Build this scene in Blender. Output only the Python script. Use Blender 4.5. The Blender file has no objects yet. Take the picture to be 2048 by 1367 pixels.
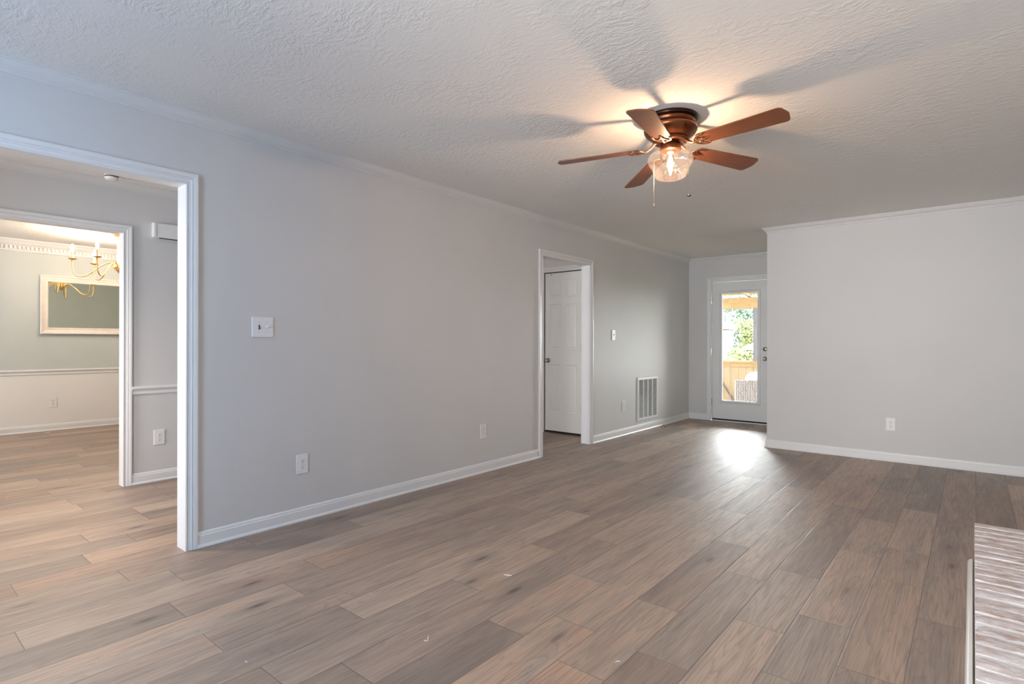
import bpy, bmesh, math, random
from mathutils import Vector, Matrix, Euler

random.seed(11)
S = bpy.context.scene
COL = S.collection
PI = math.pi

# ------------------------------------------------------------------ camera
CAM_H = 1.1663
cam = bpy.data.cameras.new('camera')
cam.sensor_width = 36.0
cam.lens = 36.0 * 1107.13 / 2048.0
cam.clip_start = 0.02
cam.clip_end = 300
camo = bpy.data.objects.new('camera', cam)
COL.objects.link(camo)
camo.location = (0, 0, CAM_H)
camo.matrix_world = (Matrix.Translation((0, 0, CAM_H)) @ Matrix.Rotation(0.6946, 4, 'Z')
                     @ Matrix.Rotation(PI / 2, 4, 'X') @ Matrix.Rotation(0.0018, 4, 'Z'))
S.camera = camo

# ------------------------------------------------------------------ view, world, daylight
S.view_settings.view_transform = 'Standard'
S.view_settings.look = 'None'
S.view_settings.gamma = 1.0
S.view_settings.use_curve_mapping = False
S.view_settings.exposure = 0.58
S.cycles.use_denoising = True
S.cycles.max_bounces = 10
S.cycles.diffuse_bounces = 6
S.cycles.transparent_max_bounces = 16
S.cycles.sample_clamp_indirect = 8.0
S.cycles.caustics_reflective = False
S.cycles.caustics_refractive = False

world = bpy.data.worlds.new('sky')
S.world = world
world.use_nodes = True
wn = world.node_tree
for n in list(wn.nodes):
    wn.nodes.remove(n)
sky = wn.nodes.new('ShaderNodeTexSky')
sky.sky_type = 'HOSEK_WILKIE'
sky.sun_direction = Vector((0.2, -0.6, 0.75)).normalized()
sky.turbidity = 5.0
sky.ground_albedo = 0.4
mixw = wn.nodes.new('ShaderNodeMixRGB')
mixw.inputs[0].default_value = 0.75
mixw.inputs[2].default_value = (0.97, 0.98, 0.985, 1)
bg = wn.nodes.new('ShaderNodeBackground')
bg.inputs[1].default_value = 60.0
wo = wn.nodes.new('ShaderNodeOutputWorld')
wn.links.new(sky.outputs[0], mixw.inputs[1])
wn.links.new(mixw.outputs[0], bg.inputs[0])
wn.links.new(bg.outputs[0], wo.inputs[0])

sun = bpy.data.lights.new('sun', 'SUN')
sun.energy = 3.0
sun.angle = math.radians(3)
sun.color = (1.0, 0.95, 0.87)
suno = bpy.data.objects.new('sun', sun)
COL.objects.link(suno)
suno.location = (2, 14, 10)
suno.rotation_euler = Vector((-0.6, 0.25, -0.76)).to_track_quat('-Z', 'Y').to_euler()


def area(name, loc, direction, sx, sy, power, color, portal=False, spread=180):
    l = bpy.data.lights.new(name, 'AREA')
    l.shape = 'RECTANGLE'
    l.size, l.size_y = sx, sy
    l.energy = power
    l.color = color
    l.spread = math.radians(spread)
    if portal:
        l.cycles.is_portal = True
    o = bpy.data.objects.new(name, l)
    COL.objects.link(o)
    o.location = loc
    o.rotation_euler = Vector(direction).to_track_quat('-Z', 'Y').to_euler()
    return o


FRONT = -1.60      # inner face of the front wall (behind the camera)
# area lamps standing in for daylight at the four unseen front windows
area('daylight_living_a', (-1.90, FRONT + 0.02, 1.42), (0, 1, 0), 1.0, 1.3, 50, (0.46, 0.69, 1.0))
area('daylight_living_b', (-0.55, FRONT + 0.02, 1.42), (0, 1, 0), 1.0, 1.3, 26, (1.0, 0.95, 0.89), spread=75)
area('daylight_hall', (-4.40, FRONT + 0.02, 1.15), (0, 1, 0), 0.9, 1.7, 16, (1.0, 0.97, 0.95), spread=80)
area('daylight_dining', (-7.40, FRONT + 0.02, 1.42), (0, 1, 0), 1.5, 1.3, 42, (0.96, 0.97, 1.0))
hl = bpy.data.lights.new('hallway_fill_light', 'SPOT')  # added fill spot without a fixture, brightens the hallway floor
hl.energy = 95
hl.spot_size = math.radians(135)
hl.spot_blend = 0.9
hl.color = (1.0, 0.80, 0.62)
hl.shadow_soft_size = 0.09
hlo = bpy.data.objects.new('hallway_fill_light', hl)
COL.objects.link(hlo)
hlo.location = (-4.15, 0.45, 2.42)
# sky portal outside the glazed door
area('daylight_porch_door', (-2.61, 8.40, 1.10), (0, -1, 0), 0.56, 1.64, 1, (1, 1, 1), portal=True)


# ------------------------------------------------------------------ materials
def s2l(c):
    return tuple(((v / 255) / 12.92 if v / 255 <= 0.04045 else ((v / 255 + 0.055) / 1.055) ** 2.4) for v in c) + (1,)


def new_mat(name):
    m = bpy.data.materials.new(name)
    m.use_nodes = True
    nt = m.node_tree
    for n in list(nt.nodes):
        nt.nodes.remove(n)
    out = nt.nodes.new('ShaderNodeOutputMaterial')
    return m, nt, out


def node(nt, typ, **kw):
    n = nt.nodes.new(typ)
    for k, v in kw.items():
        setattr(n, k, v)
    return n


def pmat(name, c1, c2=None, rough=0.5, metal=0.0, scale=8.0, stretch=(1, 1, 1), bump=0.0, bscale=None,
         spec=0.5, coord='Object', detail=3.0, emit=None, estr=0.0):
    """Procedural principled material: two tones mixed by noise, optional bump."""
    m, nt, out = new_mat(name)
    b = node(nt, 'ShaderNodeBsdfPrincipled')
    b.inputs['Roughness'].default_value = rough
    b.inputs['Metallic'].default_value = metal
    b.inputs['Specular IOR Level'].default_value = spec
    tc = node(nt, 'ShaderNodeTexCoord')
    mp = node(nt, 'ShaderNodeMapping')
    mp.inputs['Scale'].default_value = stretch
    nz = node(nt, 'ShaderNodeTexNoise')
    nz.inputs['Scale'].default_value = scale
    nz.inputs['Detail'].default_value = detail
    cr = node(nt, 'ShaderNodeValToRGB')
    cr.color_ramp.elements[0].position = 0.3
    cr.color_ramp.elements[1].position = 0.7
    cr.color_ramp.elements[0].color = c1
    cr.color_ramp.elements[1].color = c2 or tuple(min(1, v * 1.04) for v in c1[:3]) + (1,)
    L = nt.links.new
    L(tc.outputs[coord], mp.inputs[0])
    L(mp.outputs[0], nz.inputs['Vector'])
    L(nz.outputs['Fac'], cr.inputs[0])
    L(cr.outputs[0], b.inputs['Base Color'])
    if bump:
        n2 = node(nt, 'ShaderNodeTexNoise')
        n2.inputs['Scale'].default_value = bscale or scale * 4
        n2.inputs['Detail'].default_value = 4
        L(mp.outputs[0], n2.inputs['Vector'])
        bp = node(nt, 'ShaderNodeBump')
        bp.inputs['Strength'].default_value = bump
        bp.inputs['Distance'].default_value = 0.01
        L(n2.outputs['Fac'], bp.inputs['Height'])
        L(bp.outputs[0], b.inputs['Normal'])
    if emit:
        b.inputs['Emission Color'].default_value = emit
        b.inputs['Emission Strength'].default_value = estr
    L(b.outputs[0], out.inputs[0])
    return m


def glass_mat(name, tint=(1, 1, 1, 1), gloss=1.0, haze=0.0, ior=1.45, bump=0.0):
    """Thin architectural glass: clear transmission, fresnel reflection, optional milky haze."""
    m, nt, out = new_mat(name)
    L = nt.links.new
    tr = node(nt, 'ShaderNodeBsdfTransparent')
    tr.inputs[0].default_value = tint
    gl = node(nt, 'ShaderNodeBsdfGlossy')
    gl.inputs['Roughness'].default_value = 0.03
    fr = node(nt, 'ShaderNodeFresnel')
    fr.inputs[0].default_value = ior
    mu = node(nt, 'ShaderNodeMath', operation='MULTIPLY')
    mu.inputs[1].default_value = gloss
    mx = node(nt, 'ShaderNodeMixShader')
    L(fr.outputs[0], mu.inputs[0])
    L(mu.outputs[0], mx.inputs[0])
    L(tr.outputs[0], mx.inputs[1])
    L(gl.outputs[0], mx.inputs[2])
    if bump:
        tc = node(nt, 'ShaderNodeTexCoord')
        nz = node(nt, 'ShaderNodeTexNoise')
        nz.inputs['Scale'].default_value = 60
        bp = node(nt, 'ShaderNodeBump')
        bp.inputs['Strength'].default_value = bump
        bp.inputs['Distance'].default_value = 0.003
        L(tc.outputs['Object'], nz.inputs['Vector'])
        L(nz.outputs['Fac'], bp.inputs['Height'])
        L(bp.outputs[0], gl.inputs['Normal'])
        L(bp.outputs[0], fr.inputs['Normal'])
    last = mx
    if haze:
        tl = node(nt, 'ShaderNodeBsdfTranslucent')
        tl.inputs[0].default_value = (1, 0.96, 0.93, 1)
        df = node(nt, 'ShaderNodeBsdfDiffuse')
        df.inputs[0].default_value = (1, 0.96, 0.93, 1)
        ad = node(nt, 'ShaderNodeMixShader')
        ad.inputs[0].default_value = 0.5
        L(tl.outputs[0], ad.inputs[1])
        L(df.outputs[0], ad.inputs[2])
        m2 = node(nt, 'ShaderNodeMixShader')
        m2.inputs[0].default_value = haze
        L(mx.outputs[0], m2.inputs[1])
        L(ad.outputs[0], m2.inputs[2])
        last = m2
    L(last.outputs[0], out.inputs[0])
    return m


def emit_mat(name, color, strength):
    m, nt, out = new_mat(name)
    e = node(nt, 'ShaderNodeEmission')
    bb = node(nt, 'ShaderNodeRGB')
    bb.outputs[0].default_value = color
    e.inputs[1].default_value = strength
    nt.links.new(bb.outputs[0], e.inputs[0])
    nt.links.new(e.outputs[0], out.inputs[0])
    return m


WALL = pmat('wall_paint', (0.64, 0.635, 0.625, 1), (0.66, 0.655, 0.645, 1), rough=0.55, scale=2.0, bump=0.03, bscale=180, spec=0.3)
TRIM = pmat('trim_paint', (0.77, 0.77, 0.765, 1), (0.80, 0.80, 0.795, 1), rough=0.35, scale=3.0)
CROWNP = pmat('crown_paint', (0.685, 0.68, 0.67, 1), (0.705, 0.70, 0.69, 1), rough=0.4, scale=3.0)
DOORP = pmat('door_paint', (0.76, 0.78, 0.77, 1), (0.79, 0.80, 0.79, 1), rough=0.4, scale=3.0)
SAGE = pmat('sage_paint', (0.535, 0.585, 0.575, 1), (0.555, 0.605, 0.595, 1), rough=0.55, scale=2.0, bump=0.03, bscale=180, spec=0.3)
WAIN = pmat('wainscot_paint', (0.83, 0.82, 0.80, 1), (0.85, 0.84, 0.82, 1), rough=0.5, scale=2.0, spec=0.3)
PLASTIC = pmat('white_plastic', (0.80, 0.80, 0.79, 1), (0.83, 0.83, 0.82, 1), rough=0.3, scale=20)
SLOT = pmat('dark_slot', (0.02, 0.02, 0.02, 1), (0.035, 0.033, 0.03, 1), rough=0.7, scale=40)
NICKEL = pmat('satin_nickel', (0.42, 0.40, 0.37, 1), (0.5, 0.48, 0.45, 1), rough=0.3, metal=1.0, scale=30)
BRASS = pmat('tarnished_brass', (0.35, 0.27, 0.10, 1), (0.5, 0.40, 0.18, 1), rough=0.35, metal=1.0, scale=90)
RUBBER = pmat('black_rubber', (0.006, 0.006, 0.008, 1), (0.012, 0.012, 0.014, 1), rough=0.7, scale=20)
DUCT = pmat('duct_dark', (0.10, 0.095, 0.085, 1), (0.14, 0.13, 0.12, 1), rough=0.8, scale=8)
BRONZE = pmat('fan_bronze', (0.16, 0.055, 0.022, 1), (0.22, 0.08, 0.035, 1), rough=0.28, metal=0.9, scale=14)
BRONZE_D = pmat('fan_bronze_dark', (0.025, 0.010, 0.008, 1), (0.05, 0.02, 0.012, 1), rough=0.3, metal=0.8, scale=14)
COPPER = pmat('antique_copper', (0.34, 0.15, 0.075, 1), (0.5, 0.25, 0.14, 1), rough=0.3, metal=1.0, scale=40)
BLADEW = pmat('fan_blade_wood', (0.13, 0.040, 0.013, 1), (0.21, 0.072, 0.026, 1), rough=0.38, scale=9, stretch=(1.2, 14, 4), detail=6)
GOLD = pmat('chandelier_gold', (0.72, 0.47, 0.17, 1), (0.86, 0.60, 0.26, 1), rough=0.35, metal=0.85, scale=30)
CANDLE = pmat('candle_cream', (0.85, 0.62, 0.42, 1), (0.9, 0.68, 0.48, 1), rough=0.5, scale=20)
FRAMEW = pmat('mirror_frame_white', (0.82, 0.76, 0.68, 1), (0.88, 0.82, 0.75, 1), rough=0.45, scale=14, bump=0.15, bscale=60)
MIRROR = pmat('mirror_silver', (0.80, 0.83, 0.74, 1), (0.81, 0.84, 0.75, 1), rough=0.015, metal=1.0, scale=1)
SILVER = pmat('chain_silver', (0.30, 0.28, 0.26, 1), (0.42, 0.40, 0.37, 1), rough=0.35, metal=1.0, scale=80)
PINE = pmat('porch_pine', (0.0968, 0.0592, 0.026, 1), (0.1221, 0.0839, 0.0441, 1), rough=0.6, scale=5, stretch=(1, 6, 6), detail=6, spec=0.03)
PINE2 = pmat('porch_pine_boards', (0.0991, 0.0694, 0.0406, 1), (0.1202, 0.0898, 0.0601, 1), rough=0.6, scale=6, stretch=(5, 1, 1), detail=6, spec=0.03)
SIDING = pmat('beige_siding', (0.0479, 0.0416, 0.0353, 1), (0.0537, 0.0474, 0.0405, 1), rough=0.6, scale=4, spec=0.03)
METROOF = pmat('grey_metal_roof', (0.0717, 0.0739, 0.078, 1), (0.0861, 0.0884, 0.0925, 1), rough=0.4, scale=3, spec=0.03)
HUTWALL = pmat('hut_wall_tan', (0.0508, 0.0416, 0.037, 1), (0.0555, 0.0462, 0.0416, 1), rough=0.7, scale=4, spec=0.03)
POSTW = pmat('post_grey', (0.0479, 0.0462, 0.052, 1), (0.0537, 0.052, 0.0572, 1), rough=0.6, scale=4, spec=0.03)
LEAF = pmat('leaf_green', (0.0413, 0.061, 0.0452, 1), (0.0835, 0.1032, 0.0835, 1), rough=0.6, scale=3, spec=0.03)
LEAF2 = pmat('leaf_yellow_green', (0.0486, 0.0582, 0.0195, 1), (0.0769, 0.0801, 0.0364, 1), rough=0.6, scale=3, spec=0.03)
BARK = pmat('bark', (0.12, 0.09, 0.07, 1), (0.2, 0.15, 0.11, 1), rough=0.9, scale=12)
GRASS = pmat('lawn', (0.037, 0.0555, 0.0185, 1), (0.0601, 0.0786, 0.0301, 1), rough=0.9, scale=1.5, spec=0.03)
CUSHION = pmat('cushion_linen', (0.20, 0.19, 0.18, 1), (0.24, 0.23, 0.22, 1), rough=0.8, scale=10)
WICKER = None
SHADE = glass_mat('seeded_glass', (1, 0.975, 0.96, 1), gloss=0.5, haze=0.012, ior=1.45, bump=0.2)
BULBG = glass_mat('bulb_glass', (1, 0.97, 0.9, 1), gloss=0.7)
PANE = glass_mat('window_glass', (0.97, 0.99, 0.98, 1), gloss=0.8)
FILA = emit_mat('filament_glow', (1.0, 0.74, 0.42, 1), 120.0)
CBULB = emit_mat('candle_bulb_glow', (1.0, 0.78, 0.58, 1), 330.0)


def wicker_mat():
    m, nt, out = new_mat('wicker_weave')
    L = nt.links.new
    b = node(nt, 'ShaderNodeBsdfPrincipled')
    b.inputs['Roughness'].default_value = 0.7
    tc = node(nt, 'ShaderNodeTexCoord')
    w1 = node(nt, 'ShaderNodeTexWave', bands_direction='Z')
    w1.inputs['Scale'].default_value = 14
    w2 = node(nt, 'ShaderNodeTexWave', bands_direction='X')
    w2.inputs['Scale'].default_value = 8
    mm = node(nt, 'ShaderNodeMath', operation='MULTIPLY')
    cr = node(nt, 'ShaderNodeValToRGB')
    cr.color_ramp.elements[0].color = (0.05, 0.042, 0.042, 1)
    cr.color_ramp.elements[1].color = (0.12, 0.105, 0.10, 1)
    bp = node(nt, 'ShaderNodeBump')
    bp.inputs['Distance'].default_value = 0.01
    for w in (w1, w2):
        L(tc.outputs['Object'], w.inputs['Vector'])
    L(w1.outputs['Fac'], mm.inputs[0])
    L(w2.outputs['Fac'], mm.inputs[1])
    L(mm.outputs[0], cr.inputs[0])
    L(mm.outputs[0], bp.inputs['Height'])
    L(cr.outputs[0], b.inputs['Base Color'])
    L(bp.outputs[0], b.inputs['Normal'])
    L(b.outputs[0], out.inputs[0])
    return m


WICKER = wicker_mat()


def ceiling_mat():
    m, nt, out = new_mat('ceiling_texture')
    L = nt.links.new
    b = node(nt, 'ShaderNodeBsdfPrincipled')
    b.inputs['Base Color'].default_value = (0.82, 0.805, 0.775, 1)
    b.inputs['Roughness'].default_value = 0.8
    b.inputs['Specular IOR Level'].default_value = 0.2
    tc = node(nt, 'ShaderNodeTexCoord')
    wz = node(nt, 'ShaderNodeTexNoise')
    wz.inputs['Scale'].default_value = 3.2
    wz.inputs['Detail'].default_value = 2
    L(tc.outputs['Object'], wz.inputs['Vector'])
    vm = node(nt, 'ShaderNodeVectorMath', operation='MULTIPLY_ADD')
    vm.inputs[1].default_value = (0.12, 0.12, 0)
    L(wz.outputs['Color'], vm.inputs[0])
    L(tc.outputs['Object'], vm.inputs[2])
    mp = node(nt, 'ShaderNodeMapping')
    mp.inputs['Rotation'].default_value = (0, 0, 0.7)
    mp.inputs['Scale'].default_value = (24, 48, 1)
    L(vm.outputs[0], mp.inputs[0])
    n1 = node(nt, 'ShaderNodeTexNoise')
    n1.inputs['Scale'].default_value = 1.0
    n1.inputs['Detail'].default_value = 5
    n1.inputs['Roughness'].default_value = 0.6
    L(mp.outputs[0], n1.inputs['Vector'])
    cr = node(nt, 'ShaderNodeValToRGB')
    cr.color_ramp.elements[0].position = 0.44
    cr.color_ramp.elements[1].position = 0.62
    L(n1.outputs['Fac'], cr.inputs[0])
    mk = node(nt, 'ShaderNodeTexNoise')
    mk.inputs['Scale'].default_value = 2.6
    mk.inputs['Detail'].default_value = 3
    L(tc.outputs['Object'], mk.inputs['Vector'])
    mr = node(nt, 'ShaderNodeMapRange')
    mr.inputs[1].default_value = 0.40
    mr.inputs[2].default_value = 0.62
    mr.inputs[3].default_value = 0.12
    mr.inputs[4].default_value = 1.0
    L(mk.outputs['Fac'], mr.inputs[0])
    mu = node(nt, 'ShaderNodeMath', operation='MULTIPLY')
    L(cr.outputs[0], mu.inputs[0])
    L(mr.outputs[0], mu.inputs[1])
    bp = node(nt, 'ShaderNodeBump')
    bp.inputs['Strength'].default_value = 0.5
    bp.inputs['Distance'].default_value = 0.004
    L(mu.outputs[0], bp.inputs['Height'])
    L(bp.outputs[0], b.inputs['Normal'])
    L(b.outputs[0], out.inputs[0])
    return m


CEIL = ceiling_mat()


def floor_mat():
    m, nt, out = new_mat('hickory_planks')
    L = nt.links.new
    b = node(nt, 'ShaderNodeBsdfPrincipled')
    at = node(nt, 'ShaderNodeAttribute', attribute_name='tint')
    sp = node(nt, 'ShaderNodeSeparateColor')
    L(at.outputs['Color'], sp.inputs[0])
    uv1 = node(nt, 'ShaderNodeUVMap', uv_map='near')
    uv2 = node(nt, 'ShaderNodeUVMap', uv_map='far')
    s1 = node(nt, 'ShaderNodeSeparateXYZ')
    s2 = node(nt, 'ShaderNodeSeparateXYZ')
    L(uv1.outputs[0], s1.inputs[0])
    L(uv2.outputs[0], s2.inputs[0])
    # per-plank shifted coordinates  (across, along)
    off = node(nt, 'ShaderNodeMath', operation='MULTIPLY')
    off.inputs[1].default_value = 173.0
    L(sp.outputs[2], off.inputs[0])
    cx = node(nt, 'ShaderNodeCombineXYZ')
    L(s1.outputs[1], cx.inputs[0])
    L(s1.outputs[0], cx.inputs[1])
    L(off.outputs[0], cx.inputs[2])

    def nz(scale, vscale, detail=4.0, dist=0.0, rough=0.5):
        mp = node(nt, 'ShaderNodeMapping')
        mp.inputs['Scale'].default_value = vscale
        L(cx.outputs[0], mp.inputs[0])
        n = node(nt, 'ShaderNodeTexNoise')
        n.inputs['Scale'].default_value = scale
        n.inputs['Detail'].default_value = detail
        n.inputs['Distortion'].default_value = dist
        n.inputs['Roughness'].default_value = rough
        L(mp.outputs[0], n.inputs['Vector'])
        return n.outputs['Fac']

    def math_(op, a, bb):
        n = node(nt, 'ShaderNodeMath', operation=op)
        for i, v in enumerate((a, bb)):
            if isinstance(v, (int, float)):
                n.inputs[i].default_value = v
            else:
                L(v, n.inputs[i])
        return n.outputs[0]

    def rng(v, a0, a1, b0, b1):
        n = node(nt, 'ShaderNodeMapRange')
        for i, x in enumerate((a0, a1, b0, b1)):
            n.inputs[i + 1].default_value = x
        L(v, n.inputs[0])
        return n.outputs[0]

    def mix(f, c1, c2, mode='MIX'):
        n = node(nt, 'ShaderNodeMixRGB', blend_type=mode)
        for i, v in enumerate((f, c1, c2)):
            if isinstance(v, (int, float)):
                n.inputs[i].default_value = v
            elif isinstance(v, tuple):
                n.inputs[i].default_value = v
            else:
                L(v, n.inputs[i])
        return n.outputs[0]

    fine = nz(1.0, (170, 5.0, 1), 5, 0.3)
    broad = nz(1.0, (11, 1.3, 1), 3, 0.8)
    cath = nz(1.0, (9, 0.8, 1), 2, 0.5)
    ringv = math_('FRACT', math_('MULTIPLY', cath, 14.0), 0.0)
    ring = rng(ringv, 0.0, 0.35, 1.0, 0.0)
    # plank tone
    cr = node(nt, 'ShaderNodeValToRGB')
    e = cr.color_ramp.elements
    e[0].position, e[0].color = 0.0, s2l((118, 102, 91))
    e[1].position, e[1].color = 1.0, s2l((196, 174, 153))
    e.new(0.35).color = s2l((143, 127, 114))
    e.new(0.65).color = s2l((168, 149, 132))
    tone = math_('ADD', sp.outputs[0], math_('MULTIPLY', math_('SUBTRACT', broad, 0.5), 0.85))
    L(tone, cr.inputs[0])
    warm = mix(rng(broad, 0.3, 0.75, 0.0, 1.0), cr.outputs[0], s2l((180, 140, 112)))
    c = mix(sp.outputs[1], cr.outputs[0], warm)
    # grain
    c = mix(rng(fine, 0.44, 0.70, 0.0, 0.45), c, s2l((90, 71, 60)))
    c = mix(math_('MULTIPLY', ring, 0.30), c, s2l((88, 72, 64)))
    # knots and dark streaks
    mpk = node(nt, 'ShaderNodeMapping')
    mpk.inputs['Scale'].default_value = (7.0, 2.0, 1)
    L(cx.outputs[0], mpk.inputs[0])
    vo = node(nt, 'ShaderNodeTexVoronoi')
    vo.inputs['Scale'].default_value = 1.0
    L(mpk.outputs[0], vo.inputs['Vector'])
    sk = node(nt, 'ShaderNodeSeparateColor')
    L(vo.outputs['Color'], sk.inputs[0])
    has = rng(sk.outputs[0], 0.52, 0.53, 0.0, 1.0)
    kd = math_('ADD', vo.outputs['Distance'], math_('MULTIPLY', math_('SUBTRACT', fine, 0.5), 0.10))
    knot = math_('MULTIPLY', rng(kd, 0.03, 0.13, 1.0, 0.0), has)
    halo = math_('MULTIPLY', rng(kd, 0.05, 0.42, 0.45, 0.0), has)
    c = mix(halo, c, s2l((104, 86, 76)))
    c = mix(math_('MULTIPLY', knot, 0.85), c, s2l((62, 52, 52)))
    # seams: distance to the nearest plank edge
    dmin = math_('MINIMUM', math_('MINIMUM', s1.outputs[0], s2.outputs[0]), math_('MINIMUM', s1.outputs[1], s2.outputs[1]))
    seam = rng(dmin, 0.0006, 0.0022, 1.0, 0.0)
    c = mix(math_('MULTIPLY', seam, 0.75), c, s2l((52, 42, 36)))
    L(c, b.inputs['Base Color'])
    rg = rng(fine, 0.3, 0.7, 0.50, 0.58)
    L(rg, b.inputs['Roughness'])
    b.inputs['Specular IOR Level'].default_value = 1.7
    # bump: wire-brushed grain + bevelled seam
    h = math_('ADD', math_('MULTIPLY', fine, 0.75), math_('MULTIPLY', rng(dmin, 0.0, 0.004, 0.0, 1.0), 1.0))
    h = math_('SUBTRACT', h, math_('MULTIPLY', ring, 0.18))
    bp = node(nt, 'ShaderNodeBump')
    bp.inputs['Strength'].default_value = 0.5
    bp.inputs['Distance'].default_value = 0.002
    L(h, bp.inputs['Height'])
    L(bp.outputs[0], b.inputs['Normal'])
    L(b.outputs[0], out.inputs[0])
    return m


FLOOR = floor_mat()


def brick_mat():
    m, nt, out = new_mat('whitewashed_brick')
    L = nt.links.new
    b = node(nt, 'ShaderNodeBsdfPrincipled')
    b.inputs['Roughness'].default_value = 0.85
    tc = node(nt, 'ShaderNodeTexCoord')
    at = node(nt, 'ShaderNodeAttribute', attribute_name='tint')
    mp = node(nt, 'ShaderNodeMapping')
    mp.inputs['Scale'].default_value = (1.0, 2.2, 1.0)
    n1 = node(nt, 'ShaderNodeTexNoise')
    n1.inputs['Scale'].default_value = 14
    n1.inputs['Detail'].default_value = 6
    n1.inputs['Roughness'].default_value = 0.65
    n2 = node(nt, 'ShaderNodeTexNoise')
    n2.inputs['Scale'].default_value = 90
    n2.inputs['Detail'].default_value = 4
    L(tc.outputs['Object'], mp.inputs[0])
    L(mp.outputs[0], n1.inputs['Vector'])
    L(tc.outputs['Object'], n2.inputs['Vector'])
    ad = node(nt, 'ShaderNodeMath', operation='ADD')
    sp = node(nt, 'ShaderNodeSeparateColor')
    L(at.outputs['Color'], sp.inputs[0])
    L(n1.outputs['Fac'], ad.inputs[0])
    L(sp.outputs[0], ad.inputs[1])
    cr = node(nt, 'ShaderNodeValToRGB')
    e = cr.color_ramp.elements
    e[0].position, e[0].color = 0.36, s2l((190, 166, 154))
    e[1].position, e[1].color = 0.74, s2l((240, 235, 234))
    e.new(0.47).color = s2l((214, 201, 196))
    e.new(0.58).color = s2l((228, 220, 218))
    L(ad.outputs[0], cr.inputs[0])
    L(cr.outputs[0], b.inputs['Base Color'])
    bp = node(nt, 'ShaderNodeBump')
    bp.inputs['Strength'].default_value = 0.6
    bp.inputs['Distance'].default_value = 0.004
    L(n2.outputs['Fac'], bp.inputs['Height'])
    L(bp.outputs[0], b.inputs['Normal'])
    L(b.outputs[0], out.inputs[0])
    return m


BRICK = brick_mat()


# ------------------------------------------------------------------ mesh helpers
def obj(name, bm, mats, parent=None, loc=None, smooth=False, bevel=0.0, bseg=2):
    bmesh.ops.recalc_face_normals(bm, faces=bm.faces)
    me = bpy.data.meshes.new(name)
    bm.to_mesh(me)
    bm.free()
    if not isinstance(mats, (list, tuple)):
        mats = [mats]
    for m in mats:
        me.materials.append(m)
    if smooth:
        for p in me.polygons:
            p.use_smooth = True
    o = bpy.data.objects.new(name, me)
    COL.objects.link(o)
    if parent is not None:
        o.parent = parent
    if loc is not None:
        o.location = loc
    if bevel:
        b = o.modifiers.new('bevel', 'BEVEL')
        b.width = bevel
        b.segments = bseg
        b.limit_method = 'ANGLE'
    if smooth:
        try:
            md = o.modifiers.new('wn', 'WEIGHTED_NORMAL')
            md.keep_sharp = True
        except Exception:
            pass
    return o


def struct(name, bm, mats, **kw):
    o = obj(name, bm, mats, **kw)
    if o.parent is None:
        o['kind'] = 'structure'
    return o


def empty(name, loc=(0, 0, 0), rot=(0, 0, 0)):
    o = bpy.data.objects.new(name, None)
    COL.objects.link(o)
    o.location = loc
    o.rotation_euler = rot
    o.empty_display_size = 0.1
    return o


def tag(o, label, cat, group=None, kind=None):
    o['label'] = label
    o['category'] = cat
    if group:
        o['group'] = group
    if kind:
        o['kind'] = kind
    return o


def box(bm, x0, x1, y0, y1, z0, z1, mi=0):
    vs = [bm.verts.new(p) for p in ((x0, y0, z0), (x1, y0, z0), (x1, y1, z0), (x0, y1, z0),
                                    (x0, y0, z1), (x1, y0, z1), (x1, y1, z1), (x0, y1, z1))]
    for f in ((0, 3, 2, 1), (4, 5, 6, 7), (0, 1, 5, 4), (1, 2, 6, 5), (2, 3, 7, 6), (3, 0, 4, 7)):
        fc = bm.faces.new([vs[i] for i in f])
        fc.material_index = mi
    return vs


def lathe(bm, prof, seg=32, c=(0, 0, 0), flute=0, famp=0.0, frange=None):
    rings = []
    for r, z in prof:
        ring = []
        for i in range(seg):
            a = 2 * PI * i / seg
            rr = r
            if flute and r > 1e-5:
                k = 1.0
                if frange:
                    k = max(0.0, min(1.0, (frange[0] - z) / (frange[0] - frange[1])))
                rr = r * (1 + famp * k * math.cos(flute * a))
            ring.append(bm.verts.new((c[0] + rr * math.cos(a), c[1] + rr * math.sin(a), c[2] + z)))
        rings.append(ring)
    for a, b in zip(rings[:-1], rings[1:]):
        for i in range(seg):
            j = (i + 1) % seg
            bm.faces.new((a[i], a[j], b[j], b[i]))
    return rings


def cap(bm, ring):
    bm.faces.new(ring)


def tube(bm, pts, r, seg=8, caps=True, flat=None):
    """Tube along points; r is a number or a list. flat=(axis vector, factor) squashes the section."""
    pts = [Vector(p) for p in pts]
    n = len(pts)
    rs = r if isinstance(r, (list, tuple)) else [r] * n
    up = Vector((0, 0, 1))
    prev = None
    rings = []
    for i, p in enumerate(pts):
        t = (pts[min(i + 1, n - 1)] - pts[max(i - 1, 0)]).normalized()
        if prev is None:
            ref = up if abs(t.dot(up)) < 0.95 else Vector((1, 0, 0))
            u = t.cross(ref).normalized()
        else:
            u = (prev - t * prev.dot(t)).normalized()
        prev = u
        v = t.cross(u)
        ring = []
        for k in range(seg):
            a = 2 * PI * k / seg
            d = u * math.cos(a) * rs[i] + v * math.sin(a) * rs[i]
            if flat:
                ax = Vector(flat[0]).normalized()
                d = d - ax * d.dot(ax) * (1 - flat[1])
            ring.append(bm.verts.new(p + d))
        rings.append(ring)
    for a, b in zip(rings[:-1], rings[1:]):
        for k in range(seg):
            j = (k + 1) % seg
            bm.faces.new((a[k], a[j], b[j], b[k]))
    if caps:
        bm.faces.new(rings[0])
        bm.faces.new(list(reversed(rings[-1])))


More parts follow.
